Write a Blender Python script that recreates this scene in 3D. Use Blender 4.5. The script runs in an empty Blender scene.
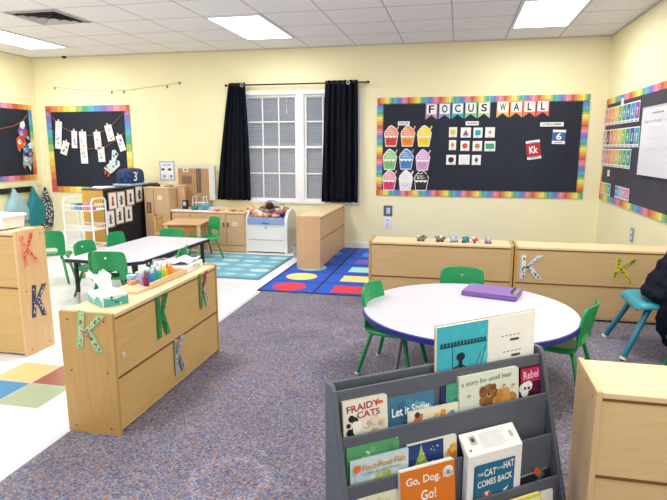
import bpy, bmesh, math, random
from mathutils import Vector, Matrix
random.seed(7)
PI = math.pi
SC = bpy.context.scene
COL = SC.collection

# ------------------------------------------------------------------ colour
def lin(c):
    if isinstance(c, str):
        c = c.lstrip('#'); c = c if len(c) == 6 else ''.join(q*2 for q in c); c = [int(c[i:i+2], 16)/255 for i in (0, 2, 4)]
    return tuple((x/12.92 if x <= .04045 else ((x+.055)/1.055)**2.4) for x in c[:3]) + (1.0,)

RAIN = ['#c9574f', '#d8834a', '#e5a94a', '#ead05a', '#f0e27a', '#9fc06a', '#56a888', '#58b4c6', '#5a93cf', '#7b78bd', '#b87db2', '#e394ae', '#e07f78']

# ------------------------------------------------------------------ materials
MATS = {}
def newmat(name):
    m = bpy.data.materials.new(name); m.use_nodes = True
    nt = m.node_tree
    return m, nt, nt.nodes['Principled BSDF']

def plain(name, col, rough=.5, metal=0., noise=0., scale=8., spec=.5, bump=0.):
    if name in MATS: return MATS[name]
    m, nt, b = newmat(name)
    b.inputs['Roughness'].default_value = rough
    b.inputs['Metallic'].default_value = metal
    b.inputs['Specular IOR Level'].default_value = spec
    c = lin(col)
    if noise or bump:
        tc = nt.nodes.new('ShaderNodeTexCoord'); n = nt.nodes.new('ShaderNodeTexNoise')
        n.inputs['Scale'].default_value = scale; n.inputs['Detail'].default_value = 4
        nt.links.new(tc.outputs['Object'], n.inputs['Vector'])
        r = nt.nodes.new('ShaderNodeValToRGB')
        r.color_ramp.elements[0].position = .3; r.color_ramp.elements[1].position = .7
        r.color_ramp.elements[0].color = tuple(x*(1-noise) for x in c[:3])+(1,)
        r.color_ramp.elements[1].color = tuple(min(1, x*(1+noise)) for x in c[:3])+(1,)
        nt.links.new(n.outputs['Fac'], r.inputs['Fac']); nt.links.new(r.outputs['Color'], b.inputs['Base Color'])
        if bump:
            bp = nt.nodes.new('ShaderNodeBump'); bp.inputs['Strength'].default_value = bump
            bp.inputs['Distance'].default_value = .01
            nt.links.new(n.outputs['Fac'], bp.inputs['Height']); nt.links.new(bp.outputs['Normal'], b.inputs['Normal'])
    else:
        b.inputs['Base Color'].default_value = c
    MATS[name] = m
    return m

def paint(name='paint', rough=.55, noise=.05):
    """colour of each face from the mesh's colour attribute, broken up a little by noise"""
    if name in MATS: return MATS[name]
    m, nt, b = newmat(name)
    a = nt.nodes.new('ShaderNodeAttribute'); a.attribute_name = 'Col'
    tc = nt.nodes.new('ShaderNodeTexCoord'); n = nt.nodes.new('ShaderNodeTexNoise')
    n.inputs['Scale'].default_value = 35
    nt.links.new(tc.outputs['Object'], n.inputs['Vector'])
    mr = nt.nodes.new('ShaderNodeMapRange'); mr.inputs['To Min'].default_value = 1-noise; mr.inputs['To Max'].default_value = 1+noise
    nt.links.new(n.outputs['Fac'], mr.inputs['Value'])
    mx = nt.nodes.new('ShaderNodeVectorMath'); mx.operation = 'SCALE'
    nt.links.new(a.outputs['Color'], mx.inputs[0]); nt.links.new(mr.outputs['Result'], mx.inputs['Scale'])
    nt.links.new(mx.outputs['Vector'], b.inputs['Base Color'])
    b.inputs['Roughness'].default_value = rough
    MATS[name] = m
    return m

def wood(name, c1, c2, axis='X', rough=.42, scale=3.):
    if name in MATS: return MATS[name]
    m, nt, b = newmat(name)
    tc = nt.nodes.new('ShaderNodeTexCoord'); mp = nt.nodes.new('ShaderNodeMapping')
    s = [14, 14, 14]; s['XYZ'.index(axis)] = 1.2
    mp.inputs['Scale'].default_value = s
    n = nt.nodes.new('ShaderNodeTexNoise'); n.inputs['Scale'].default_value = scale
    n.inputs['Detail'].default_value = 6; n.inputs['Distortion'].default_value = 1.2
    r = nt.nodes.new('ShaderNodeValToRGB')
    r.color_ramp.elements[0].position = .25; r.color_ramp.elements[1].position = .75
    r.color_ramp.elements[0].color = lin(c1); r.color_ramp.elements[1].color = lin(c2)
    nt.links.new(tc.outputs['Object'], mp.inputs['Vector']); nt.links.new(mp.outputs['Vector'], n.inputs['Vector'])
    nt.links.new(n.outputs['Fac'], r.inputs['Fac']); nt.links.new(r.outputs['Color'], b.inputs['Base Color'])
    b.inputs['Roughness'].default_value = rough
    MATS[name] = m
    return m

def emit(name, col, s):
    if name in MATS: return MATS[name]
    m, nt, b = newmat(name)
    b.inputs['Base Color'].default_value = lin(col)
    b.inputs['Emission Color'].default_value = lin(col); b.inputs['Emission Strength'].default_value = s
    MATS[name] = m
    return m

def carpet_mat():
    m, nt, b = newmat('speckled_carpet')
    N = nt.nodes.new; L = nt.links.new
    tc = N('ShaderNodeTexCoord')
    v = N('ShaderNodeTexVoronoi'); v.inputs['Scale'].default_value = 135
    L(tc.outputs['Object'], v.inputs['Vector'])
    sep = N('ShaderNodeSeparateColor'); L(v.outputs['Color'], sep.inputs['Color'])
    r = N('ShaderNodeValToRGB'); r.color_ramp.interpolation = 'CONSTANT'
    stops = [(0, '#6f6c78'), (.22, '#878390'), (.42, '#56628a'), (.58, '#947a72'), (.66, '#7c7885'), (.8, '#97939e'), (.9, '#514d5c'), (.95, '#9a6350')]
    e = r.color_ramp.elements
    e[0].position = 0; e[0].color = lin(stops[0][1]); e[1].position = stops[1][0]; e[1].color = lin(stops[1][1])
    for p, c in stops[2:]:
        q = e.new(p); q.color = lin(c)
    L(sep.outputs['Red'], r.inputs['Fac'])
    n = N('ShaderNodeTexNoise'); n.inputs['Scale'].default_value = 2.2; n.inputs['Detail'].default_value = 3
    L(tc.outputs['Object'], n.inputs['Vector'])
    # two worn sit-spot rings on the pile
    sp = N('ShaderNodeSeparateXYZ'); L(tc.outputs['Object'], sp.inputs['Vector'])
    def math_(op, a, bb=None, c=None):
        k = N('ShaderNodeMath'); k.operation = op
        for i, x in enumerate((a, bb, c)):
            if x is None: continue
            if isinstance(x, (int, float)): k.inputs[i].default_value = x
            else: L(x, k.inputs[i])
        return k.outputs[0]
    tot = None
    for (cx, cy, ro, wd, st) in ((-.87, 1.955, .15, .035, 1.), (-.705, 3.86, .14, .04, .6)):
        dx = math_('SUBTRACT', sp.outputs['X'], cx); dy = math_('SUBTRACT', sp.outputs['Y'], cy)
        d = math_('SQRT', math_('ADD', math_('MULTIPLY', dx, dx), math_('MULTIPLY', dy, dy)))
        k = math_('MULTIPLY', math_('SUBTRACT', 1., math_('MINIMUM', 1., math_('DIVIDE', math_('ABSOLUTE', math_('SUBTRACT', d, ro)), wd))), st)
        tot = k if tot is None else math_('ADD', tot, k)
    mr = N('ShaderNodeMapRange'); mr.inputs['From Min'].default_value = .3; mr.inputs['From Max'].default_value = .7
    mr.inputs['To Min'].default_value = .84; mr.inputs['To Max'].default_value = 1.1
    L(n.outputs['Fac'], mr.inputs['Value'])
    mul = math_('ADD', mr.outputs['Result'], math_('MULTIPLY', tot, .32))
    sc = N('ShaderNodeVectorMath'); sc.operation = 'SCALE'
    L(r.outputs['Color'], sc.inputs[0]); L(mul, sc.inputs['Scale'])
    L(sc.outputs['Vector'], b.inputs['Base Color'])
    b.inputs['Roughness'].default_value = .95; b.inputs['Specular IOR Level'].default_value = .15
    bp = N('ShaderNodeBump'); bp.inputs['Strength'].default_value = .5; bp.inputs['Distance'].default_value = .004
    L(v.outputs['Distance'], bp.inputs['Height']); L(bp.outputs['Normal'], b.inputs['Normal'])
    return m

def grid_mat(name, base, line, pitch, ox, oy, width, rough, noise=.03, attr=False, nscale=3.):
    """square grid of joints over a base colour"""
    m, nt, b = newmat(name)
    N = nt.nodes.new; L = nt.links.new
    tc = N('ShaderNodeTexCoord'); sp = N('ShaderNodeSeparateXYZ'); L(tc.outputs['Object'], sp.inputs['Vector'])
    def mth(op, a, bb=None):
        k = N('ShaderNodeMath'); k.operation = op
        for i, x in enumerate((a, bb)):
            if x is None: continue
            if isinstance(x, (int, float)): k.inputs[i].default_value = x
            else: L(x, k.inputs[i])
        return k.outputs[0]
    ds = []
    for ax, o in (('X', ox), ('Y', oy)):
        f = mth('FRACT', mth('ADD', mth('DIVIDE', mth('SUBTRACT', sp.outputs[ax], o), pitch), 100.5))
        ds.append(mth('MULTIPLY', mth('ABSOLUTE', mth('SUBTRACT', f, .5)), pitch))
    d = mth('MINIMUM', ds[0], ds[1])
    fac = mth('LESS_THAN', d, width/2)
    n = N('ShaderNodeTexNoise'); n.inputs['Scale'].default_value = nscale; n.inputs['Detail'].default_value = 8
    L(tc.outputs['Object'], n.inputs['Vector'])
    mr = N('ShaderNodeMapRange'); mr.inputs['To Min'].default_value = 1-noise*2; mr.inputs['To Max'].default_value = 1+noise
    L(n.outputs['Fac'], mr.inputs['Value'])
    sc = N('ShaderNodeVectorMath'); sc.operation = 'SCALE'; L(mr.outputs['Result'], sc.inputs['Scale'])
    if attr:
        a = N('ShaderNodeAttribute'); a.attribute_name = 'Col'; L(a.outputs['Color'], sc.inputs[0])
    else:
        sc.inputs[0].default_value = lin(base)[:3]
    mx = N('ShaderNodeMix'); mx.data_type = 'RGBA'
    L(fac, mx.inputs[0]); L(sc.outputs['Vector'], mx.inputs[6]); mx.inputs[7].default_value = lin(line)
    L(mx.outputs[2], b.inputs['Base Color'])
    b.inputs['Roughness'].default_value = rough
    return m

PAINT = paint(); GLOSS = paint('gloss_print', .22, .02); MATTE = paint('matte_print', .85, .06)
W_FRONT = wood('maple_laminate', '#c8a362', '#d4b074', 'X')
W_FRONTV = wood('maple_upright_shaded', '#bb924f', '#c89f5d', 'Z')  # upright grain, darkened to carry the shade on cabinet ends
W_TOP = wood('maple_top', '#e0c295', '#ebd2aa', 'X')
W_PALE = wood('birch_panel', '#d8b283', '#e3c197', 'Z')
W_PALEX = wood('birch_panel_flat', '#d9b68a', '#e6c79f', 'X')
W_EDGE = plain('brown_edge_band', '#7a4f26', .5)
W_DARK = plain('dark_brown_handle', '#5a3a1e', .7)  # dark brown of the play kitchen door handles
METAL = plain('brushed_steel', '#b9b6b4', .3, .85)
BLACKM = plain('black_plastic', '#16161a', .45)
WHITEM = plain('white_plastic', '#f2f1ee', .4, noise=.02)

# ------------------------------------------------------------------ text cache
TXT = {}
def prep_text(strings):
    obs = []
    for s, bold in strings:
        cu = bpy.data.curves.new('lettering', 'FONT'); cu.body = s; cu.align_x = 'CENTER'; cu.align_y = 'CENTER'
        cu.size = 1; cu.offset = .022 if bold else 0; cu.resolution_u = 3
        o = bpy.data.objects.new('lettering', cu); COL.objects.link(o); obs.append((s, bold, o, cu))
    dg = bpy.context.evaluated_depsgraph_get(); dg.update()
    for s, bold, o, cu in obs:
        me = bpy.data.meshes.new_from_object(o.evaluated_get(dg))
        vs = [v.co.copy() for v in me.vertices]; fs = [tuple(p.vertices) for p in me.polygons]
        TXT[(s, bold)] = (vs, fs)
        bpy.data.meshes.remove(me); bpy.data.objects.remove(o); bpy.data.curves.remove(cu)

WORDS = [(c, True) for c in 'FOCUSWALL36'] + [('Kk', True), ('FRAIDY', True), ('CATS', True), ('Let it Snow', True), ('a story for small bear', False),
         ('Rebel', True), ('Pout-Pout Fish', True), ('Lucky Experiences', False), ('Go, Dog.', True), ('Go!', True), ('CAT', True), ('HAT', True), ('THE', True), ('IN THE', True),
         ('COMES BACK', True), ('COLOR', True), ('SHAPES', True), ('LETTER & NUMBER', True), ('o', True)]
WORDS = list(dict.fromkeys(WORDS))
prep_text(WORDS)

# ------------------------------------------------------------------ polygon builder
class PB:
    def __init__(self):
        self.v = []; self.f = []; self.c = []; self.m = []; self.T = Matrix.Identity(4)
    def at(self, M): self.T = M; return self
    def poly(self, pts, col='#ffffff', mat=0):
        i = len(self.v)
        self.v += [self.T @ Vector(p) for p in pts]
        self.f.append(tuple(range(i, i+len(pts)))); self.c.append(lin(col)); self.m.append(mat); return self
    def box(self, a, b, col='#ffffff', mat=0):
        x0, y0, z0 = [min(p, q) for p, q in zip(a, b)]; x1, y1, z1 = [max(p, q) for p, q in zip(a, b)]
        i = len(self.v)
        self.v += [self.T @ Vector(p) for p in ((x0,y0,z0),(x1,y0,z0),(x1,y1,z0),(x0,y1,z0),(x0,y0,z1),(x1,y0,z1),(x1,y1,z1),(x0,y1,z1))]
        for q in ((0,3,2,1),(4,5,6,7),(0,1,5,4),(1,2,6,5),(2,3,7,6),(3,0,4,7)):
            self.f.append(tuple(i+k for k in q)); self.c.append(lin(col)); self.m.append(mat)
        return self
    def prism(self, pts, z0, z1, col='#ffffff', mat=0, side=None):
        """2-D outline (x, y) swept from z0 to z1"""
        n = len(pts); i = len(self.v)
        ar = sum(pts[k][0]*pts[(k+1) % n][1]-pts[(k+1) % n][0]*pts[k][1] for k in range(n))
        if ar < 0: pts = list(reversed(pts))
        self.v += [self.T @ Vector((x, y, z0)) for x, y in pts] + [self.T @ Vector((x, y, z1)) for x, y in pts]
        self.f.append(tuple(i+k for k in reversed(range(n)))); self.c.append(lin(side or col)); self.m.append(mat)
        self.f.append(tuple(i+n+k for k in range(n))); self.c.append(lin(col)); self.m.append(mat)
        for k in range(n):
            self.f.append((i+k, i+(k+1) % n, i+n+(k+1) % n, i+n+k)); self.c.append(lin(side or col)); self.m.append(mat)
        return self
    def loft(self, rings, col='#ffffff', mat=0, caps=True):
        n = len(rings[0]); i = len(self.v)
        for r in rings: self.v += [self.T @ Vector(p) for p in r]
        for a in range(len(rings)-1):
            for k in range(n):
                self.f.append((i+a*n+k, i+a*n+(k+1) % n, i+(a+1)*n+(k+1) % n, i+(a+1)*n+k)); self.c.append(lin(col)); self.m.append(mat)
        if caps:
            self.f.append(tuple(i+k for k in reversed(range(n)))); self.c.append(lin(col)); self.m.append(mat)
            self.f.append(tuple(i+(len(rings)-1)*n+k for k in range(n))); self.c.append(lin(col)); self.m.append(mat)
        return self
    def tube(self, pts, r, n=8, col='#ffffff', mat=0):
        pts = [Vector(p) for p in pts]; rs = r if isinstance(r, (list, tuple)) else [r]*len(pts)
        rings = []; up = None
        for k, p in enumerate(pts):
            d = (pts[min(k+1, len(pts)-1)]-pts[max(k-1, 0)]).normalized()
            if up is None:
                up = Vector((0, 0, 1)) if abs(d.z) < .9 else Vector((1, 0, 0))
            s = d.cross(up).normalized(); up = s.cross(d).normalized()
            rings.append([p+rs[k]*(math.cos(2*PI*j/n)*s+math.sin(2*PI*j/n)*up) for j in range(n)])
        return self.loft(rings, col, mat)
    def lathe(self, prof, c=(0,0,0), n=16, col='#ffffff', mat=0):
        """profile [(r, z)] bottom to top"""
        rings = [[(c[0]+r*math.cos(2*PI*j/n), c[1]+r*math.sin(2*PI*j/n), c[2]+z) for j in range(n)] for r, z in prof]
        return self.loft(rings, col, mat)
    def ell(self, c, r, n=10, col='#ffffff', mat=0):
        rx, ry, rz = r if isinstance(r, (list, tuple)) else (r, r, r)
        rings = []
        for a in range(1, n):
            t = -PI/2+PI*a/n
            rings.append([(c[0]+rx*math.cos(t)*math.cos(2*PI*j/n), c[1]+ry*math.cos(t)*math.sin(2*PI*j/n), c[2]+rz*math.sin(t)) for j in range(n)])
        return self.loft(rings, col, mat)
    def disc(self, cx, cy, r, z, col, n=16, ry=None, mat=0):
        ry = ry or r
        return self.poly([(cx+r*math.cos(2*PI*k/n), cy+ry*math.sin(2*PI*k/n), z) for k in range(n)], col, mat)
    def rect(self, x0, y0, x1, y1, z, col, mat=0):
        return self.poly([(x0,y0,z),(x1,y0,z),(x1,y1,z),(x0,y1,z)], col, mat)
    def text(self, s, x, y, z, w, h, col, bold=True, rot=0., mat=0):
        """lettering scaled to fit w x h (h may be None)"""
        vs, fs = TXT[(s, bold)]
        x0 = min(v.x for v in vs); x1 = max(v.x for v in vs); y0 = min(v.y for v in vs); y1 = max(v.y for v in vs)
        sx = w/(x1-x0); sy = h/(y1-y0) if h else sx
        i = len(self.v); c, sn = math.cos(rot), math.sin(rot)
        for v in vs:
            a = (v.x-(x0+x1)/2)*sx; b = (v.y-(y0+y1)/2)*sy
            self.v.append(self.T @ Vector((x+a*c-b*sn, y+a*sn+b*c, z)))
        for f in fs:
            self.f.append(tuple(i+k for k in f)); self.c.append(lin(col)); self.m.append(mat)
        return self
    def build(self, name, mats=None, parent=None, smooth=False, bevel=0., M=None):
        me = bpy.data.meshes.new(name)
        me.from_pydata([tuple(v) for v in self.v], [], self.f)
        mats = mats or [PAINT]
        if not isinstance(mats, (list, tuple)): mats = [mats]
        for m in mats: me.materials.append(m)
        for p, k in zip(me.polygons, self.m): p.material_index = k; p.use_smooth = smooth
        ca = me.color_attributes.new('Col', 'FLOAT_COLOR', 'CORNER')
        buf = []
        for p, c in zip(me.polygons, self.c): buf += list(c)*p.loop_total
        ca.data.foreach_set('color', buf)
        if smooth:
            try: me.set_sharp_from_angle(angle=math.radians(50))
            except Exception: pass
        me.validate(); me.update()
        o = bpy.data.objects.new(name, me); COL.objects.link(o)
        if parent is not None: o.parent = parent
        if M is not None: o.matrix_world = M
        if bevel:
            b = o.modifiers.new('edge_softening', 'BEVEL'); b.width = bevel; b.segments = 2; b.limit_method = 'ANGLE'; b.angle_limit = math.radians(40)
        return o

def tag(o, label, cat, group=None, kind=None):
    o['label'] = label; o['category'] = cat
    if group: o['group'] = group
    if kind: o['kind'] = kind
    return o
def thing(name, label, cat, loc=(0,0,0), rz=0., group=None, M=None, scale=1.):
    o = bpy.data.objects.new(name, None); COL.objects.link(o); o.empty_display_size = .1
    if M is not None: o.matrix_world = M
    else: o.location = loc; o.rotation_euler = (0, 0, rz)
    if scale != 1.: o.scale = (scale,)*3
    return tag(o, label, cat, group)
def struct(o):
    o['kind'] = 'structure'; return o
def dup(root, loc, rz, label, group=None, scale=1.):
    r = root.copy(); COL.objects.link(r); r.location = loc; r.rotation_euler = (0, 0, rz); r.scale = (scale,)*3
    r['label'] = label
    if group: r['group'] = group
    for ch in list(root.children):
        c = ch.copy(); COL.objects.link(c); c.parent = r
        for g in list(ch.children):
            d = g.copy(); COL.objects.link(d); d.parent = c
    return r
def basis(o, X, Y):
    X = Vector(X).normalized(); Y = Vector(Y).normalized(); Z = X.cross(Y)
    M = Matrix((X, Y, Z)).transposed().to_4x4(); M.translation = Vector(o); return M
def on_back(x, z, off=.0, rot=0.):
    M = basis((x, 7.388-off, z), (1,0,0), (0,0,1)); return M @ Matrix.Rotation(rot, 4, 'Z')
def on_right(y, z, off=.0, rot=0.):
    M = basis((1.705-off, y, z), (0,-1,0), (0,0,1)); return M @ Matrix.Rotation(rot, 4, 'Z')
def on_left(y, z, off=.0, rot=0.):
    M = basis((-6.138+off, y, z), (0,1,0), (0,0,1)); return M @ Matrix.Rotation(rot, 4, 'Z')

# ================================================================== ROOM
XL, XR, YB, YF, HC = -6.14, 1.707, 7.39, -1.2, 2.637
wallm = plain('cream_wall_paint', '#f5edc2', .6, noise=.02, scale=1.5, bump=.02)
wx0, wx1, wz0, wz1 = -2.93, -1.26, .60, 2.09
p = PB()
for a, b in (((XL-.1, YB, 0), (wx0, YB+.12, HC)), ((wx1, YB, 0), (XR+.1, YB+.12, HC)), ((wx0, YB, 0), (wx1, YB+.12, wz0)), ((wx0, YB, wz1), (wx1, YB+.12, HC))):
    p.box(a, b)
struct(p.build('wall_back', wallm))
struct(PB().box((XL-.1, YF, 0), (XL, YB, HC)).build('wall_left', wallm))
struct(PB().box((XR, YF, 0), (XR+.1, YB, HC)).build('wall_right', wallm))

ceil = grid_mat('ceiling_tiles', '#f6f3f7', '#c6c0c6', .61, -1.3305, 6.716, .016, .9, .03, nscale=40)
p = PB()
struct(p.box((XL-.1, YF, HC), (XR+.1, YB+.12, HC+.05)).build('ceiling', ceil))

floorm = grid_mat('vinyl_floor_tiles', '#efeef1', '#d6d5da', .27, -2.38, 2.607, .005, .32, .03, attr=True, nscale=14)
CX = -1.79
p = PB()
t = .27; fx, fy = -2.38, 2.607
p.box((XL-.1, YF, -.05), (CX, YB+.1, 0), '#eeedf0')
for i, j, c in ((-1, 0, '#e2c98c'), (0, 0, '#a0604f'), (-1, -1, '#3f8fc0'), (0, -1, '#a9b896')):
    x0, y0 = fx+i*t, fy+j*t
    p.rect(x0, y0, x0+t, y0+t, .0006, c)
struct(p.build('floor', floorm))
struct(PB().box((CX, YF, -.05), (XR+.1, YB+.1, .004)).build('floor_carpet', carpet_mat()))
struct(PB().box((CX-.02, YF, 0), (CX+.012, 4.86, .006)).build('trim_1', plain('carpet_edge_strip', '#c9c7cc', .5), bevel=.002))
bbm = plain('white_baseboard', '#efeeea', .5)
struct(PB().box((XL, YB-.013, 0), (XR, YB, .085)).build('baseboard_back', bbm, bevel=.003))
struct(PB().box((XL, YF, 0), (XL+.013, YB-.013, .085)).build('baseboard_left', bbm, bevel=.003))
struct(PB().box((XR-.013, YF, 0), (XR, YB-.013, .085)).build('baseboard_right', bbm, bevel=.003))
tb = plain('ceiling_edge_angle', '#cfc9c4', .6)
struct(PB().box((XL, YB-.02, HC-.012), (XR, YB, HC)).build('trim_2', tb))
struct(PB().box((XR-.02, YF, HC-.012), (XR, YB-.02, HC)).build('trim_3', tb))
struct(PB().box((XL, YF, HC-.012), (XL+.02, YB-.02, HC)).build('trim_4', tb))
# ---- outside the window: ground, and an added backdrop panel coloured for bluish outdoor light
struct(PB().box((-6, 9.4, -.4), (3, 9.5, 5)).build('exterior_backdrop', plain('outside_dusk_backdrop', '#8793b0', .9, noise=.25, scale=2)))
struct(PB().box((-6, 7.6, -.45), (3, 9.4, -.4)).build('exterior_ground', plain('outside_grass', '#8a8f80', .9, noise=.2, scale=6)))

# ---- window
wr = bpy.data.objects.new('window_1', None); COL.objects.link(wr); wr.location = (0, 0, 0); wr['kind'] = 'structure'
wm = plain('white_vinyl_window', '#f1eff0', .35)
y0, y1 = YB+.0, YB+.09
p = PB()
fr = .045
p.box((wx0, y0-.012, wz1-fr), (wx1, y1, wz1)); p.box((wx0, y0-.02, wz0-.01), (wx1, y1, wz0+.03))
p.box((wx0, y0-.012, wz0+.03), (wx0+fr, y1, wz1-fr)); p.box((wx1-fr, y0-.012, wz0+.03), (wx1, y1, wz1-fr)); p.box((-2.135, y0-.012, wz0+.03), (-2.035, y1, wz1-fr))
o = p.build('window_frame', wm, wr, bevel=.004); struct(o)
glassm, nt, bs = newmat('window_glass')
bs.inputs['Base Color'].default_value = (.9, .95, 1, 1); bs.inputs['Roughness'].default_value = .02; bs.inputs['Alpha'].default_value = .12
for (a, b) in ((wx0+fr, -2.135), (-2.035, wx1-fr)):
    for (z0, z1, dy) in ((wz0+.03, 1.37, 0.012), (1.34, wz1-fr, .03)):
        p = PB(); s = .03
        yy0, yy1 = YB+dy, YB+dy+.018
        p.box((a, yy0, z0), (b, yy1, z0+s)); p.box((a, yy0, z1-s), (b, yy1, z1)); p.box((a, yy0, z0+s), (a+s, yy1, z1-s)); p.box((b-s, yy0, z0+s), (b, yy1, z1-s))
        for k in (1, 2):
            x = a+s+(b-a-2*s)*k/3; p.box((x-.008, yy0+.004, z0+s), (x+.008, yy1-.004, z1-s))
        zm = (z0+z1)/2; p.box((a+s, yy0+.005, zm-.008), (b-s, yy1-.005, zm+.008))
        struct(p.build('sash', wm, wr))
        struct(PB().rect(0, 0, 1, 1, 0, '#fff').at(Matrix.Identity(4)).build('glass_pane', glassm, wr, M=basis((a+s, yy0+.009, z0+s), (b-a-2*s, 0, 0), (0, 0, 1)) @ Matrix.Diagonal((b-a-2*s, z1-z0-2*s, 1, 1))))
# ---- mini blinds hung behind the sashes
blm = plain('grey_blind_slat', '#b2b3b9', .5)
for (a, b, lab) in ((wx0+fr+.01, -2.145, 'grey mini blind behind the left window unit beside the left curtain'), (-2.025, wx1-fr-.01, 'grey mini blind behind the right window unit beside the right curtain')):
    t = thing('mini_blind', lab, 'blind', ((a+b)/2, YB+.075, wz1-fr-.02), group='mini blinds in the window')
    w = (b-a)/2
    PB().box((-w, -.012, -.02), (w, .012, .02)).build('head_rail', wm, t)
    p = PB(); z = -.03; k = 0
    while z > -(wz1-fr-wz0-.07):
        ang = .62 if z < -.62 else .42
        c, s = math.cos(ang)*.012, math.sin(ang)*.014
        p.poly([(-w, -c, z-s), (w, -c, z-s), (w, c, z+s), (-w, c, z+s)]); z -= .024; k += 1
    p.build('slats', blm, t)
    PB().tube([(w*.6, -.014, -.02), (w*.6, -.014, -.16)], .002, 6).tube([(w*.6, -.014, -.16), (w*.6, -.014, -.22)], [.004, .007], 8).build('pull_cord', wm, t)

# ---- curtains and rod
t = thing('curtain_rod', 'thin black curtain rod across the top of the window', 'curtain rod', (-2.1, 7.30, 2.17))
PB().tube([(-.98, 0, 0), (.93, 0, 0)], .010, 10).build('rod', BLACKM, t, True)
for s in (-.99, .945): PB().ell((s, 0, 0), .018).build('finial', BLACKM, t, True)
for s in (-.9, .9): PB().tube([(s, .09, -.01), (s, .0, -.01)], .006, 6).build('bracket', BLACKM, t)
cum = plain('navy_black_fabric', '#0a0e1a', .8, noise=.25, scale=20, spec=.2)
def curtain(x0t, x1t, x0b, x1b, lab):
    t = thing('curtain', lab, 'curtain', ((x0b+x1b)/2, 7.30, .63), group='black curtains at the window')
    cx = (x0b+x1b)/2
    N, R = 60, 24
    p = PB(); idx = []
    rows = []
    for r in range(R+1):
        v = r/R; z = 1.57*v+ (.0 if v < 1 else .0)
        row = []
        for k in range(N+1):
            u = k/N
            w = v**1.3
            x = (x0b*(1-w)+x0t*w)*(1-u)+(x1b*(1-w)+x1t*w)*u - cx
            amp = .03+.012*(1-v)
            y = amp*math.sin(u*2*PI*6+.6*math.sin(v*2))+.008*math.sin(u*31+v*5)
            row.append((x, y*(.7+.3*math.sin(u*9)), z))
        rows.append(row)
    for r in range(R):
        for k in range(N):
            p.poly([rows[r][k], rows[r][k+1], rows[r+1][k+1], rows[r+1][k]], '#0e1017')
    o = p.build('drape', cum, t, True)
    bm = bmesh.new(); bm.from_mesh(o.data); bmesh.ops.remove_doubles(bm, verts=bm.verts, dist=1e-5); bm.to_mesh(o.data); bm.free()
    for f in o.data.polygons: f.use_smooth = True
    s = o.modifiers.new('cloth_thickness', 'SOLIDIFY'); s.thickness = .006
    for x in (((x0t+(x1t-x0t)*.86) if x0t < -2.5 else (x0t+(x1t-x0t)*.72)) - cx,):
        q = PB(); q.at(Matrix.Translation((x, -.033, 1.535)) @ Matrix.Rotation(PI/2, 4, 'X'))
        ring = [[((.02+.006*math.cos(a))*math.cos(2*PI*j/16), (.02+.006*math.cos(a))*math.sin(2*PI*j/16), .006*math.sin(a)) for j in range(16)] for a in [2*PI*i/6 for i in range(7)]]
        q.loft(ring, caps=False).build('grommet', METAL, t, True)
curtain(-3.05, -2.82, -3.27, -2.777, 'black curtain hanging on the window side nearer the cardboard panel')
curtain(-1.715, -1.29, -1.77, -1.275, 'wide black curtain hanging on the window side nearer the focus wall board')

# ---- ceiling lights
dif = emit('fluorescent_lens', '#f4f9ff', 5.0)
frm = plain('white_light_frame', '#e8e8ea', .4)
G0x, G0y, G = -1.3305, 6.716, .61
def troffer(i, j, lab):
    x0 = G0x+i*G; yb = G0y-(j-1)*G
    t = thing('ceiling_light', lab, 'ceiling light', (x0+G/2, yb-G, HC), group='fluorescent ceiling lights')
    w, l = G/2-.012, G-.012
    p = PB(); f = .022
    p.box((-w, -l, -.012), (-w+f, l, 0)); p.box((w-f, -l, -.012), (w, l, 0)); p.box((-w+f, -l, -.012), (w-f, -l+f, 0)); p.box((-w+f, l-f, -.012), (w-f, l, 0))
    p.build('light_frame', frm, t)
    PB().box((-w+f, -l+f, -.008), (w-f, l-f, -.002)).build('diffuser', dif, t)
troffer(-2, 1, 'bright ceiling light panel above the window side of the room')
troffer(3, 1, 'bright ceiling light panel above the focus wall board')
troffer(-7, 1, 'bright ceiling light panel in the corner beside the air vent')
for i in (-7, -2, 3):
    for j in (5, 9): troffer(i, j, 'ceiling light panel behind the camera over the room')
t = thing('ceiling_vent', 'square louvred grey air vent in the ceiling tiles', 'vent', (-4.07, 5.19, HC))
p = PB()
def sqring(p, r0, r1, z0, z1):
    A = [(-r0,-r0,z0),(r0,-r0,z0),(r0,r0,z0),(-r0,r0,z0)]; B = [(-r1,-r1,z1),(r1,-r1,z1),(r1,r1,z1),(-r1,r1,z1)]
    for k in range(4): p.poly([A[k], A[(k+1)%4], B[(k+1)%4], B[k]])
p2 = PB(); p2.poly([(-.25,-.25,-.002),(.25,-.25,-.002),(.25,.25,-.002),(-.25,.25,-.002)]).build('duct_shade', plain('vent_shadow', '#2b2a2e', .9), t)  # flat dark sheet painted in for the shade inside the duct
sqring(p, .285, .25, -.004, -.012)
p.build('vent_frame', plain('vent_grey', '#a9a6a8', .5), t)
for r in (.215, .15, .085):
    q = PB(); sqring(q, r, r-.035, -.022, -.004); q.build('louver', plain('vent_louver', '#bdb9bc', .5), t)
t = thing('dome_camera', 'small black dome camera at the ceiling edge', 'camera', (-5.5, 7.25, HC))
PB().lathe([(.045, -.02), (.055, -.012), (.055, 0)]).build('mount', WHITEM, t, True)
PB().ell((0, 0, -.02), (.038, .038, .03)).build('dome', plain('smoked_dome', '#0c0c10', .1), t, True)

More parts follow.
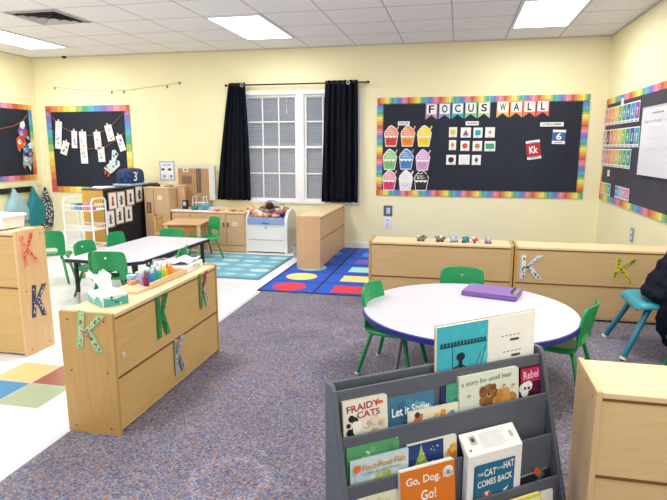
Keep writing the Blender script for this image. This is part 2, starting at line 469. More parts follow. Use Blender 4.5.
# ---- string of pegs on the wall
wp = [(-5.82, 2.22), (-5.3, 2.155), (-4.87, 2.144), (-4.6, 2.15), (-4.0, 2.21), (-3.8, 2.243)]
t = thing('wall_string', 'thin bare string with small clips strung high across the cream wall', 'string', (-4.8, 7.385, 2.19))
PB().tube([(x+4.8, 0, z-2.19) for x, z in wp], .0022, 5).build('cord', plain('grey_twine', '#8d8570', .8), t)
for x, z in ((-5.8, 2.215), (-4.87, 2.135), (-4.68, 2.14), (-4.0, 2.195), (-3.81, 2.24)):
    PB().box((x+4.792, -.008, z-2.22), (x+4.808, 0, z-2.185)).build('clip', plain('grey_clip', '#6b6455', .6), t)

# ================================================================== BULLETIN BOARDS
paperm = plain('black_craft_paper', '#1c2132', .75, noise=.2, scale=2.2, bump=.15)
def border(p, w, h, bw, n_unit, z, scallop=True, soft=False):
    """crayon-like coloured strips around a w x h board (local, centred)"""
    def run(L, place):
        n = max(4, int(L/n_unit))
        for k in range(n):
            a, b = -L/2+L*k/n, -L/2+L*(k+1)/n
            c = RAIN[(k*(1 if soft else 1)//(1 if not soft else 2)) % len(RAIN)]
            place(a, b, c, k)
    tip = bw*.22 if scallop else 0
    def bottom(a, b, c, k): p.poly([(a,-h/2,z),(b,-h/2,z),(b,-h/2+bw-tip,z),((a+b)/2,-h/2+bw,z),(a,-h/2+bw-tip,z)], c)
    def top(a, b, c, k): p.poly([(b,h/2,z),(a,h/2,z),(a,h/2-bw+tip,z),((a+b)/2,h/2-bw,z),(b,h/2-bw+tip,z)], c)
    def left(a, b, c, k): p.poly([(-w/2,b,z),(-w/2,a,z),(-w/2+bw-tip,a,z),(-w/2+bw,(a+b)/2,z),(-w/2+bw-tip,b,z)], c)
    def right(a, b, c, k): p.poly([(w/2,a,z),(w/2,b,z),(w/2-bw+tip,b,z),(w/2-bw,(a+b)/2,z),(w/2-bw+tip,a,z)], c)
    run(w, bottom); run(w, top); run(h-2*bw, left); run(h-2*bw, right)
def board(lab, M, w, h, bw, unit, scallop=True, soft=False, pm=None):
    t = thing('bulletin_board', lab, 'bulletin board', M=M)
    PB().box((-w/2+.01, -h/2+.01, 0), (w/2-.01, h/2-.01, .006)).build('backing_paper', pm or paperm, t)
    p = PB(); border(p, w, h, bw, unit, .009, scallop, soft); p.build('rainbow_border', PAINT, t)
    return t
board('wide black bulletin board titled focus wall with rainbow crayon border', on_back(.235, 1.352), 2.56, 1.25, .085, .03)
board('black bulletin board with two strings of hanging papers above the card shelf', on_back(-5.30, 1.318), 1.38, 1.26, .085, .05, False, True)
board('black bulletin board above the coat hooks with hanging cord and paper animals', on_left(6.43, 1.42), 1.66, 1.07, .07, .05, False, True)
board('black bulletin board holding rows of cards and a whiteboard', on_right(6.0, 1.322), 2.72, 1.17, .065, .035, False, True, plain('black_craft_paper_lit', '#3a3849', .6, noise=.2, scale=2.2, bump=.15))  # same black paper, lightened in colour for the light falling on it

ZC = .0097
def card(name, lab, cat, M, fn, w, h, group=None, col='#f4f2ee', th=.003, mats=None):
    p = PB(); p.box((-w/2, -h/2, 0), (w/2, h/2, th), col)
    fn(p, w, h, th+.0012)
    o = p.build(name, mats or [PAINT], M=M)
    return tag(o, lab, cat, group)

# ---- focus wall pennants
PCOL = ['#c79ac0', '#8fa7d6', '#3fb3c0', '#7ec9a8', '#bcd39a', '#f2b65a', '#ef9a52', '#e87a5a', '#e2625c']
px = [-.353, -.189, -.028, .133, .292, .516, .675, .829, .983]
desc = ['mauve', 'periwinkle', 'teal', 'mint', 'pale green', 'yellow-orange', 'orange', 'coral', 'red']
for i, ch in enumerate('FOCUSWALL'):
    def fn(p, w, h, z, ch=ch, i=i):
        p.prism([(-w*.42, -h*.18), (w*.42, -h*.18), (w*.42, h*.42), (-w*.42, h*.42)], 0, z, '#f6f4ef')
        p.text(ch, 0, h*.13, z+.0015, .07 if ch not in 'ML' else .05, .095, '#2a2a30')
    M = on_back(px[i], 1.81+(.02*(i-4)/8), ZC)
    p = PB(); w, h = .145, .20
    p.prism([(-w/2, h/2), (-w/2, -h/2), (0, -h/2+.055), (w/2, -h/2), (w/2, h/2)], 0, .003, PCOL[i])
    fn(p, w, h, .0045)
    last = ' hung last in the banner' if i == 8 else (' hung second to last in the banner' if i == 7 else ' in the focus wall banner')
    tag(p.build('letter_pennant', [PAINT], M=M), f'{desc[i]} pennant with a dark letter {ch}{last}', 'pennant', 'focus wall banner pennants')

# ---- heading strips
for x, z, w, s, lab in ((-.70, 1.655, .15, 'COLOR', 'white heading strip above the paper cupcakes'), (.155, 1.648, .16, 'SHAPES', 'white heading strip above the small shape cards'),
                        (1.10, 1.627, .27, 'LETTER & NUMBER', 'long white heading strip at the end of the focus wall above the number card')):
    card('heading_strip', lab, 'sign', on_back(x, z, ZC), lambda p, w, h, z, s=s: p.text(s, 0, 0, z, w*.8, h*.5, '#6a6a70'), w, .05, 'focus wall heading strips')

# ---- cupcakes
CUP = [('#e79a8a', '#d23b33', 'red'), ('#ee9b62', '#ee8a25', 'orange'), ('#f6df4e', '#f5d626', 'yellow'),
       ('#9fd39a', '#77c06c', 'green'), ('#5d9fdc', '#3f7fca', 'blue'), ('#dcb2dc', '#cf9bd0', 'lilac'),
       ('#e9a3b8', '#d93a6c', 'pink'), ('#f1f0f2', '#e6e5e9', 'white'), ('#1c1c20', '#202024', 'black')]
cpos = [(-.854, 1.496), (-.641, 1.495), (-.431, 1.494), (-.868, 1.195), (-.654, 1.2), (-.441, 1.19), (-.87, .925), (-.654, .925), (-.452, .928)]
for (fc, bc, nm), (x, z) in zip(CUP, cpos):
    p = PB(); rim = '#f3efe6'
    outl = [(-.075, -.13), (.06, -.13), (.085, .01), (.09, .035), (.07, .07), (.05, .10), (.0, .135), (-.03, .125), (-.06, .09), (-.085, .06), (-.095, .02), (-.09, -.01)]
    p.prism([(a*1.02, b*1.03) for a, b in outl], 0, .002, rim)
    p.prism([(-.07, -.122), (.055, -.122), (.075, -.01), (-.085, -.01)], .002, .003, bc)
    p.prism([(-.088, 0), (.082, 0), (.084, .03), (.062, .068), (.045, .095), (0, .125), (-.028, .115), (-.056, .083), (-.08, .055)], .002, .003, fc)
    p.prism([(.05, .06), (.066, .052), (.098, .122), (.082, .13)], .003, .004, fc); 
    p.prism([(-.085, -.012), (-.06, -.028), (-.035, -.012), (-.01, -.028), (.015, -.012), (.04, -.028), (.065, -.012), (.08, .004), (-.088, .004)], .003, .0042, '#f6f1e6')
    for k in range(3): p.rect(-.06+.004*k, .028+.028*k, .05-.022*k, .034+.028*k, .0044, rim if nm != 'white' else '#cfcfd6')
    p.disc(-.035, -.06, .006, .0044, '#3a2a2a'); p.disc(.02, -.06, .006, .0044, '#3a2a2a'); p.rect(-.016, -.078, .002, -.073, .0044, '#3a2a2a')
    if nm == 'black':
        for k in range(9): p.disc(-.06+.1*random.random(), .02+.08*random.random(), .008, .0047, '#f0eee8', 8)
    tag(p.build('paper_cupcake', [PAINT], M=on_back(x, z, ZC)), f'{nm} paper cupcake cutout with straw on the focus wall board', 'cutout', 'paper cupcakes')

# ---- shape cards
def shp(kind, col):
    def fn(p, w, h, z):
        s = min(w, h)*.3
        if kind == 'sq': p.rect(-s, -s, s, s, z, col)
        elif kind == 'wide': p.rect(-w*.4, -s*.9, w*.4, s*.9, z, col)
        elif kind == 'tri': p.poly([(-s, -s, z), (s, -s, z), (0, s, z)], col)
        elif kind == 'circ': p.disc(0, 0, s, z, col)
        elif kind == 'oval': p.disc(0, 0, s*.7, z, col, ry=s*1.1)
        elif kind == 'star': p.poly([((s if k % 2 == 0 else s*.45)*math.sin(k*PI/5), (s if k % 2 == 0 else s*.45)*math.cos(k*PI/5), z) for k in range(10)], col)
        elif kind == 'dia': p.poly([(0, -s*1.2, z), (s*.7, 0, z), (0, s*1.2, z), (-s*.7, 0, z)], col)
        elif kind == 'hex': p.disc(0, 0, s, z, col, 6)
        elif kind == 'blank':
            p.rect(-w*.35, -h*.05, w*.35, -h*.02, z, '#cfcfda'); p.rect(-w*.35, -h*.2, w*.2, -h*.17, z, '#cfcfda')
        p.rect(-w*.2, -h*.43, w*.2, -h*.39, z, '#8a8a92')
    return fn
SH = [('sq', '#e8cf4c', 'yellow square', -.076, 1.54, .1), ('tri', '#6b5a8c', 'purple triangle', .082, 1.535, .125), ('sq', '#1fa9b4', 'teal square', .23, 1.532, .11), ('star', '#d98f8a', 'small pink star', .376, 1.535, .115),
      ('oval', '#e08a4e', 'orange oval', -.076, 1.38, .09), ('circ', '#d64a42', 'red circle', .078, 1.37, .11), ('hex', '#b5835a', 'brown hexagon', .23, 1.368, .115), ('wide', '#3aa77a', 'green rectangle', .383, 1.366, .13),
      ('circ', '#26272d', 'black circle', -.088, 1.195, .12), ('blank', '#ddd', 'faint grey lines', .076, 1.198, .135), ('dia', '#1d5a5e', 'dark teal diamond', .226, 1.194, .11)]
for k, c, nm, x, z, w in SH:
    card('shape_card', f'white shape card showing a {nm} on the focus wall board' if k != 'blank' else 'white shape card with faint grey lines below the red circle card', 'card', on_back(x, z, ZC), shp(k, c), w, .125, 'shape cards')
def kkfn(p, w, h, z):
    p.rect(-w*.5, -h*.36, w*.5, h*.36, z, '#b81f2b'); p.text('Kk', 0, 0, z+.001, w*.6, h*.38, '#ffffff')
    p.rect(-w*.3, h*.38, w*.3, h*.41, z, '#3f6fb0'); p.rect(-w*.3, -h*.42, w*.3, -h*.38, z, '#c3202c')
card('letter_card', 'tilted red card lettered Kk on the focus wall board', 'card', on_back(.905, 1.322, ZC, .14), kkfn, .165, .23)
def sixfn(p, w, h, z):
    p.rect(-w/2, -h*.28, w/2, h*.32, z, '#2f62ad'); p.text('6', 0, .005, z+.001, w*.42, h*.48, '#ffffff')
    p.rect(-w*.3, -h*.42, w*.3, -h*.37, z, '#c94b45')
card('number_card', 'blue card with a white number 6 on the focus wall board', 'card', on_back(1.19, 1.477, ZC, -.03), sixfn, .15, .17)

# ---- corner board: strings and papers
strm = plain('brown_twine', '#8f5a45', .8)
S1 = [(-5.953, 1.894), (-5.85, 1.76), (-5.756, 1.662), (-5.515, 1.545), (-5.268, 1.522), (-4.983, 1.599), (-4.759, 1.78), (-4.674, 1.86)]
S2 = [(-5.93, 1.634), (-5.777, 1.47), (-5.533, 1.364), (-5.319, 1.328), (-5.035, 1.357), (-4.815, 1.47), (-4.68, 1.583)]
for S, lab in ((S1, 'upper brown string swagged across the corner bulletin board'), (S2, 'lower brown string swagged across the corner bulletin board')):
    o = PB().tube([(x-S[0][0], 0, z-S[0][1]) for x, z in S], .006, 6).build('swag_string', strm, smooth=True); o.location = (S[0][0], YB-.018, S[0][1])
    tag(o, lab, 'string', 'strings on the corner board')
def drawing(c1, c2):
    def fn(p, w, h, z):
        p.rect(-.012, h/2-.025, .012, h/2+.03, z+.004, '#e6d9bd')
        for k in range(5):
            x, y = random.uniform(-w*.28, w*.28), random.uniform(-h*.36, h*.28)
            p.disc(x, y, random.uniform(.008, .016), z+.0005*k, random.choice([c1, c2, '#9a94a8']), 8)
        p.rect(-w*.3, h*.3, w*.3, h*.32, z, '#b9b6c4')
    return fn
PAP = [(-5.79, 1.53, .105, .40, -.12, '#49b2b8', '#5a6fb0', 'tall white paper with a teal drawing, first on the upper string'),
       (-5.528, 1.465, .09, .25, -.06, '#b07f8c', '#8a86b8', 'short white paper second along the upper string'),
       (-5.385, 1.455, .115, .25, 0, '#7d86b5', '#a5a1b5', 'short white paper at the middle of the upper string'),
       (-5.142, 1.45, .11, .25, .05, '#b890a5', '#c0a7bb', 'short white paper with pink marks right of the middle on the upper string'),
       (-4.938, 1.556, .115, .23, .22, '#d07a86', '#b890a5', 'tilted white paper with pink marks at the end of the upper string'),
       (-5.70, 1.342, .11, .20, -.35, '#3a3a48', '#5a5a68', 'tilted white paper with a dark drawing, first on the lower string'),
       (-5.385, 1.222, .115, .21, 0, '#b8b6c4', '#a5a1b5', 'white paper at the low middle of the lower string'),
       (-5.098, 1.25, .11, .215, .03, '#b0aec0', '#9f9bb0', 'white paper third along the lower string'),
       (-4.767, 1.413, .10, .23, .28, '#8a3f8f', '#4a3a78', 'tilted white paper with a purple drawing at the end of the lower string')]
for x, z, w, h, r, c1, c2, lab in PAP:
    card('hung_paper', lab, 'paper', on_back(x, z, .024), lambda p, w, h, zz, c1=c1, c2=c2: drawing(c1, c2)(p, w, h, zz), w, h, 'papers on the corner board strings').matrix_world = on_back(x, z, .024, r)
# paper craft on corner board
p = PB()
p.prism([(-.11, -.13), (.02, -.17), (.13, .0), (.10, .06), (.04, .05), (.06, .15), (-.01, .19), (-.05, .17), (-.02, .02)], 0, .004, '#bfe3ea')
for x, y, c in ((-.07, -.1, '#d9473f'), (.03, -.05, '#e0633f'), (.07, .0, '#e0633f'), (.0, .1, '#d94f6a'), (.03, .14, '#3b3b46'), (-.02, -.12, '#f0c23a'), (.06, .03, '#4a6fb0'), (-.03, .0, '#f2f0ea')):
    p.disc(x, y, .02, .006, c, 10)
p.rect(-.08, -.21, -.055, -.15, .005, '#e0533f'); p.rect(-.02, -.22, .005, -.165, .005, '#e0533f')
tag(p.build('paper_craft', [PAINT], M=on_back(-4.93, 1.135, .02, -.35)), 'pale blue cut paper craft with coloured spots low on the corner board', 'paper craft')
# hook board: string + animals
S3 = [(6.0, 1.62), (6.3, 1.57), (6.61, 1.595), (6.88, 1.645), (7.06, 1.72), (7.17, 1.82)]
o = PB().tube([(0, y-6, z-1.62) for y, z in S3], .007, 6).build('swag_string', strm, smooth=True); o.location = (XL+.018, 6, 1.62)
tag(o, 'brown string swagged across the board above the coat hooks', 'string')
def animal(y, z, r, body, acc, lab):
    p = PB()
    p.prism([(-.08, -.07), (.05, -.09), (.10, -.02), (.08, .06), (.0, .1), (-.07, .06)], 0, .005, body)
    p.prism([(.03, .04), (.1, .06), (.12, .13), (.05, .14), (.0, .1)], .005, .009, acc[0])
    p.disc(-.03, .01, .035, .011, acc[1]); p.disc(.05, -.03, .026, .011, acc[2]); p.disc(-.02, .015, .012, .013, '#1f2026')
    p.prism([(-.09, -.08), (-.05, -.13), (-.03, -.08)], .005, .009, acc[2]); p.prism([(.02, -.09), (.06, -.15), (.07, -.08)], .005, .009, acc[1])
    tag(p.build('paper_animal', [PAINT], M=on_left(y, z, .02, r)), lab, 'paper craft', 'paper animals on the coat hook board')
animal(7.03, 1.555, .5, '#8a4fa0', ('#e6e9f0', '#a7c8e8', '#b03a6a'), 'purple and white paper animal at the top of the cluster above the hooks')
animal(6.98, 1.42, .1, '#e0622f', ('#d94a35', '#f2f0e8', '#ef8f3a'), 'orange paper animal in the middle of the cluster above the hooks')
animal(7.09, 1.30, -.2, '#3a66b8', ('#dce8f2', '#8cc0dd', '#e0842f'), 'dark blue paper animal below the orange one above the hooks')
animal(7.07, 1.17, -.1, '#8fc4d8', ('#3f5fa8', '#e9edf2', '#e8743a'), 'light blue paper animal at the bottom of the cluster above the hooks')

# ---- right wall cards and whiteboard
def numcard(col):
    def fn(p, w, h, z):
        p.rect(-w*.46, -h*.34, w*.46, h*.44, z, col)
        k = random.random()
        p.rect(-w*.05, -h*.2, w*.08, h*.22, z+.001, '#f5f2ea'); p.rect(-w*.22, -h*.2+h*.3*k, w*.2, -h*.12+h*.3*k, z+.001, '#f5f2ea')
        p.rect(-w*.34, -h*.46, -w*.1, -h*.41, z, '#5a5a62'); p.rect(-w*.02, -h*.46, w*.3, -h*.41, z, '#5a5a62')
    return fn
rows = [(1.70, .2, 7.30, 6.12, [('#e38f86', 'pink'), ('#e8955a', 'orange'), ('#f0a84e', 'light orange'), ('#f0cd52', 'yellow'), ('#7fb45a', 'green'), ('#2f9c93', 'teal'), ('#1f6fa8', 'dark blue'), ('#3a93c8', 'blue'), ('#8a4f9e', 'purple')], 'top'),
        (1.452, .2, 7.30, 6.06, [('#dba6b0', 'pale pink'), ('#5a3a34', 'brown'), ('#e88552', 'orange'), ('#edb14e', 'amber'), ('#d9d25a', 'yellow'), ('#93bf5a', 'lime'), ('#2b9a86', 'teal'), ('#1f5f94', 'dark blue'), ('#2fa0b5', 'turquoise')], 'second'),
        (1.235, .2, 7.30, 6.27, [('#caa0b8', 'mauve'), ('#dc7f8c', 'pink'), ('#e98a50', 'orange'), ('#edac4e', 'amber'), ('#d5c455', 'yellow'), ('#8ab856', 'lime'), ('#4fa568', 'green'), ('#2a9a90', 'teal')], 'third'),
        (.875, .14, 7.26, 6.92, [('#e39a4e', 'orange'), ('#e8c653', 'yellow'), ('#8fbf5f', 'green'), ('#36a6b0', 'teal')], 'bottom'),
        (.875, .13, 6.60, 6.20, [('#4f86cf', 'blue'), ('#7fb6dc', 'light blue'), ('#e68fb0', 'pink'), ('#d97fb2', 'dark pink')], 'bottom')]
for ri, (z, h, ya, yb, cs, rn) in enumerate(rows):
    n = len(cs)
    for k, (c, nm) in enumerate(cs):
        y = ya+(yb-ya)*k/(n-1); w = abs(yb-ya)/(n-1)*.93
        card('counting_card', f'{nm} counting card in the {rn} row of the board beside the whiteboard', 'card', on_right(y, z, ZC), numcard(c), w, h, 'counting cards on the whiteboard wall')
card('blank_card', 'small white card above the top row of counting cards', 'card', on_right(6.68, 1.835, ZC), lambda p, w, h, z: p.rect(-w*.3, -.005, w*.3, .005, z, '#c5c5cc'), .09, .07)
card('blank_card', 'small white card below the third row of counting cards', 'card', on_right(7.0, 1.06, ZC), lambda p, w, h, z: p.rect(-w*.3, -.005, w*.3, .005, z, '#c5c5cc'), .09, .07)
t = thing('whiteboard', 'white calendar whiteboard over the rows of counting cards', 'whiteboard', M=on_right(5.36, 1.405, .011))
PB().box((-.53, -.3, 0), (.53, .3, .012)).build('writing_surface', plain('whiteboard_enamel', '#f1f1f6', .15), t)
p = PB()
for k in range(1, 6): p.rect(-.5+k*.17-.002, -.27, -.5+k*.17+.002, .14, .0135, '#d3d3dc')
for k in range(5): p.rect(-.5, -.27+k*.1-.002, .5, -.27+k*.1+.002, .0135, '#dcdce4')
for k in range(14): p.rect(-.45+k*.065, .17+random.uniform(-.008, .008), -.45+k*.065+.03, .18+random.uniform(-.004, .01), .0137, '#9c8f9c')
for k in range(5): p.rect(-.25+k*.06, .24, -.25+k*.06+.035, .255, .0137, '#5e8f80')
p.build('calendar_marks', MATTE, t)
p = PB(); 
for a, b in (((-.54, -.31), (.54, -.3)), ((-.54, .3), (.54, .31)), ((-.54, -.3), (-.53, .3)), ((.53, -.3), (.54, .3))): p.box((a[0], a[1], 0), (b[0], b[1], .016))
p.build('rim', plain('whiteboard_rim', '#d2d2d8', .4), t)

# ---- switches and outlets
def plate(lab, name, M, w, h, col, c2):
    t = thing(name, lab, 'wall plate', M=M)
    PB().box((-w/2, -h/2, 0), (w/2, h/2, .006)).build('cover_plate', plain('plate_'+col, col, .4), t, bevel=.003)
    return t
t = plate('grey-blue switch plate below the focus wall board', 'light_switch', on_back(-.885, .522), .115, .14, '#59637c', '')
PB().box((-.02, -.04, .006), (.03, .04, .012), '#c9d2e0').build('rocker', PAINT, t)
t = plate('white outlet plate under the grey switch plate', 'power_outlet', on_back(-.885, .365), .105, .13, '#eceaf0', '')
for s in (-.03, .03): PB().box((-.016, s-.017, .006), (.016, s+.017, .009), '#c7cbe0').build('socket', PAINT, t)
t = plate('grey outlet plate on the wall above the cabinet with two letters', 'power_outlet', on_right(5.95, .50), .10, .14, '#8d93a6', '')
for s in (-.03, .03): PB().box((-.016, s-.017, .006), (.016, s+.017, .009), '#e6e8ee').build('socket', PAINT, t)
t = plate('small cream switch plate by the room corner above the bags', 'light_switch', on_left(7.28, .80), .09, .05, '#d8d0b4', '')
PB().box((-.014, -.009, .006), (.014, .009, .011), '#efe8d0').build('toggle', PAINT, t)

# ---- little framed poster
def poster(p, w, h, z):
    p.rect(-w*.42, -h*.44, w*.42, h*.44, z, '#e9edf6'); p.rect(-w*.28, h*.25, w*.28, h*.36, z+.001, '#b9c6e4')
    for x, c in ((-.055, '#3a4468'), (.05, '#2a2f48')):
        p.disc(x, -.01, .042, z+.001, '#f5f3f5'); p.disc(x-.01, .02, .03, z+.0015, c, 10, .018); p.disc(x+.0, -.085, .035, z+.001, '#cdd6ea', 10); p.disc(x+.012, -.075, .014, z+.0015, c, 8)
card('small_poster', 'small white framed drawing on the wall above the tall cupboard', 'poster', on_back(-4.07, 1.02), poster, .235, .275, None, '#a9b4cc')

# ================================================================== CABINETS
def cabinet(name, lab, L, D, H, loc, rz, front='X', mats=None, rail_z=.30, group=None, top_h=None):
    """low classroom storage unit; its closed back faces local -y, length along x, open bays on +y"""
    fm, em, tm = mats
    t = thing(name, lab, 'cabinet', loc, rz, group)
    th = .02
    for s in (-1, 1):
        p = PB()
        prof = [(-D/2, 0), (D/2, 0), (D/2, H-.005), (D/2-.005, H), (-D/2+.005, H), (-D/2, H-.005)]
        M = Matrix(((0, 0, 1, 0), (1, 0, 0, 0), (0, 1, 0, 0), (0, 0, 0, 1)))
        p.at(Matrix.Translation((s*(L/2-th/2)-th/2, 0, 0)) @ M); p.prism(prof, 0, th)
        e = p.build('end_panel', em, t, bevel=.004)
        q = PB(); M2 = Matrix.Translation((s*(L/2+.0006), 0, 0)) @ Matrix(((0, 0, s, 0), (s, 0, 0, 0), (0, 1, 0, 0), (0, 0, 0, 1)))
        q.at(M2)
        for y in (-D/2+.045, D/2-.045):
            for z in (.035, H*.52, H-.04): q.disc(y, z, .0055, 0, '#6b4a28', 10)
        q.build('screws', PAINT, e)
    PB().box((-L/2+th, -D/2+.004, H-.028), (L/2-th, D/2-.002, H-.008)).build('top_panel', tm, t, bevel=.003)
    PB().box((-L/2+th, -D/2+.004, H-.036), (L/2-th, -D/2+.014, H-.028)).build('edge_band', W_EDGE, t)
    PB().box((-L/2+th, -D/2+.006, rail_z+.004), (L/2-th, -D/2+.016, H-.036)).build('back_panel', fm, t)
    PB().box((-L/2+th, -D/2+.006, .03), (L/2-th, -D/2+.016, rail_z-.004)).build('back_panel', fm, t)
    PB().box((-L/2+th, -D/2+.003, rail_z-.005), (L/2-th, -D/2+.014, rail_z+.005)).build('rail', W_EDGE, t)
    PB().box((-L/2+th, -D/2+.014, rail_z-.01), (L/2-th, D/2-.01, rail_z+.01)).build('shelf', tm, t)
    PB().box((-L/2+th, -D/2+.014, .015), (L/2-th, D/2-.01, .035)).build('shelf', tm, t)
    PB().box((-.01, -D/2+.016, .035), (.01, D/2-.015, H-.028)).build('divider', em, t)
    return t
STD = (W_FRONT, W_FRONTV, W_TOP)
# the long unit on the tile edge (closed back faces the carpet, +x)
cab_a = cabinet('storage_cabinet', 'low wooden storage cabinet carrying the bottle tray at the carpet edge', 1.145, .28, .605, (-1.65, 2.7425, 0), PI/2, mats=STD, rail_z=.285)
cabinet('storage_cabinet', 'low wooden storage cabinet with a row of small toys under the focus wall', 1.16, .28, .585, (-.12, 4.69, 0.004), 0, mats=(wood('tan_back_panel', '#c6a778', '#d0b183', 'X'), W_FRONTV, W_TOP), rail_z=.285)
cabinet('storage_cabinet', 'low wooden storage cabinet with two letter cutouts behind the blue chair', 1.2, .28, .585, (1.068, 4.69, 0.004), 0, mats=(wood('tan_back_panel', '#c6a778', '#d0b183', 'X'), W_FRONTV, W_TOP), rail_z=.285)
cabinet('storage_cabinet', 'low wooden storage cabinet standing on the blue rug under the window', 1.38, .27, .60, (-1.585, 6.585, .009), PI/2, mats=(wood('sand_back_panel', '#c79b66', '#d3aa78', 'X'), wood('sand_end_panel', '#cfa678', '#dab489', 'Z'), W_TOP), rail_z=.33)
cabinet('storage_cabinet', 'pale wooden storage cabinet close in front beside the book display', 1.15, .30, .585, (1.035, 1.96, .004), 0, mats=(wood('pale_back', '#dab983', '#e3c491', 'X'), W_PALE, W_TOP), rail_z=.285)
cabinet('tall_storage_cabinet', 'taller wooden storage cabinet with white lidded bin on top', 1.15, .26, .83, (-3.275, 3.085, 0), 0, mats=(W_FRONT, wood('maple_end_light', '#d8b27c', '#e2bf8c', 'Z'), W_TOP), rail_z=.46)

q = PB(); q.at(basis((-.5, -.1342, .385), (1,0,0), (0,0,1))); q.disc(0, 0, .013, .004, '#efe9da', 16); q.disc(0, 0, .007, .006, '#cfc8b8', 12)
q.build('button', PAINT, cab_a)['label'] = 'small white button'
# ---- letter K cutouts
def kpts(h, w, th):
    a = th
    return [[(-w/2, -h/2), (-w/2+a, -h/2), (-w/2+a, h/2), (-w/2, h/2)],
            [(-w/2+a*.9, -h*.02), (w/2-a*1.2, h/2), (w/2, h/2), (-w/2+a*1.3, -h*.14)],
            [(-w/2+a*1.2, .0), (w/2-a*1.1, -h/2), (w/2+a*.1, -h/2), (-w/2+a*1.9, h*.11)]]
def letter(M, h, w, th, cols, dots, lab, rim=None):
    p = PB()
    if rim:
        for q in kpts(h*1.1, w*1.16, th*1.45): p.prism(q, .0, .0018, rim)
    for k, q in enumerate(kpts(h, w, th)): p.prism(q, .0, .003+.0006*k, cols[k % len(cols)])
    rnd = random.Random(lab)
    for k in range(48 if dots else 0):
        st = k % 3; u = rnd.uniform(-.47, .47)
        if st == 0: x, y = -w/2+th*.5, u*h
        elif st == 1: s = rnd.random(); x, y = -w/2+th+s*(w-th*1.6), -h*.06+s*h*.52
        else: s = rnd.random(); x, y = -w/2+th*1.4+s*(w-th*1.9), h*.04-s*h*.5
        p.disc(x+rnd.uniform(-1, 1)*th*.25, y, rnd.uniform(.10, .25)*th, .0055+.0001*k, rnd.choice(dots), 8)
    tag(p.build('letter_cutout', [PAINT], M=M), lab, 'letter cutout', 'decorated letter K cutouts')
def RM(M, r): return M @ Matrix.Rotation(r, 4, 'Z')
cab_end = basis((-1.625, 2.1692, .512), (1,0,0), (0,0,1))
letter(RM(cab_end, -.13), .17, .125, .026, ['#b9d3a0'], ['#8c3a34', '#5f4a34', '#b5544a', '#6f8a4a'], 'pale green letter K with red seed dots on the cabinet end', '#8fbf86')
fx_ = -1.5097
def onx(y, z, r=0.): return RM(basis((fx_, y, z), (0,1,0), (0,0,1)), r)
letter(onx(2.613, .468, .0), .23, .12, .034, ['#1f8a4c', '#238f52', '#1f8a4c'], ['#2fa862', '#187a40'], 'plain green letter K on the long side of the carpet edge cabinet')
letter(onx(3.115, .483, .0), .22, .12, .03, ['#5a9a5e', '#b04a52', '#9cc7b4'], ['#c8e0d4', '#b04a52', '#3f7f58'], 'red and mint letter K at the far end of the carpet edge cabinet')
letter(onx(2.768, .185, .0), .21, .11, .027, ['#9fb0c4', '#b6c2d2', '#8fa3b8'], ['#3f4f6a', '#e8e6ea', '#c07a8c', '#5f7a9a'], 'grey-blue speckled letter K low on the carpet edge cabinet')
def onl(y, z, r=0.): return RM(basis((-2.6995, y, z), (0,1,0), (0,0,1)), r)
letter(onl(3.06, .70, .12), .21, .125, .032, ['#ef9d7c', '#e88a6a', '#ef9d7c'], ['#d8402f', '#c8321f', '#e05a3f'], 'orange letter K with red blotches below the white bin')
letter(onl(3.105, .345, -.12), .215, .13, .034, ['#3f4160', '#454768', '#3f4160'], ['#6a6c8c', '#c9c9d8'], 'dark navy letter K below the orange letter')
letter(basis((.60, 4.5545, .418), (1,0,0), (0,0,1)), .18, .15, .03, ['#e8e6e4'], ['#2f4f7a', '#3a3a48', '#4f8ab0', '#8a4a4a', '#27304a', '#5aa08a'], 'white letter K with dark blue spots on the wide cabinet', '#c9c9cc')
letter(basis((1.275, 4.5545, .43), (1,0,0), (0,0,1)) @ Matrix.Rotation(-.1, 4, 'Z'), .18, .14, .03, ['#d8c438', '#c9bd3a', '#e0cc3f'], ['#2f7a4a', '#1f5f3f', '#3f8f4f', '#274f38'], 'yellow letter K with dark green spots behind the blue chair')

# ================================================================== RUGS
p = PB()
rx0, rx1, ry0, ry1 = -1.83, .55, 4.90, 7.33
p.box((rx0, ry0, .004), (rx1, ry1, .010), '#1c2a63')
p.rect(rx0+.03, ry0+.03, rx1-.03, ry1-.03, .0104, '#1f53bd')
for x in (-1.28, -.70, -.12): p.rect(x-.012, ry0+.03, x+.012, ry1-.03, .0108, '#16204f')
RC = ['#d8343f', '#f0d27f', '#9fd8c4', '#7d55b4', '#3f8fd8']
for k in range(5):
    yc = 5.10+k*.445
    if k: p.rect(rx0+.03, yc-.235, rx1-.03, yc-.215, .0109, '#16204f')
    p.disc(-1.565, yc, .165, .0112, RC[k], 28, .16)
    p.rect(-1.13, yc-.13, -.83, yc+.13, .0112, RC[k])
    p.poly([(-.55, yc-.14, .0112), (-.26, yc-.14, .0112), (-.405, yc+.14, .0112)], RC[(k+2) % 5])
tag(p.build('shape_rug', [MATTE]), 'bright blue rug with coloured circles and rectangles in a grid', 'rug')
p = PB()
p.box((-3.35, 5.33, 0), (-1.965, 6.62, .008), '#54849c')
p.rect(-3.31, 5.37, -2.0, 6.58, .0084, '#6fa9c0')
rnd = random.Random(3)
for i in range(5):
    for j in range(5):
        x, y = -3.2+i*.27+rnd.uniform(-.03, .03), 5.5+j*.235
        c = rnd.choice(['#a5cfd6', '#8fc2cf', '#bcd8d4', '#88bccb'])
        p.disc(x, y, .115, .0087, c, 18, .075); p.disc(x+.02, y+.01, .06, .009, '#b5d3cf', 14, .035)
tag(p.build('pond_rug', [MATTE]), 'pale aqua rug with lily pad ovals in front of the play kitchen', 'rug')

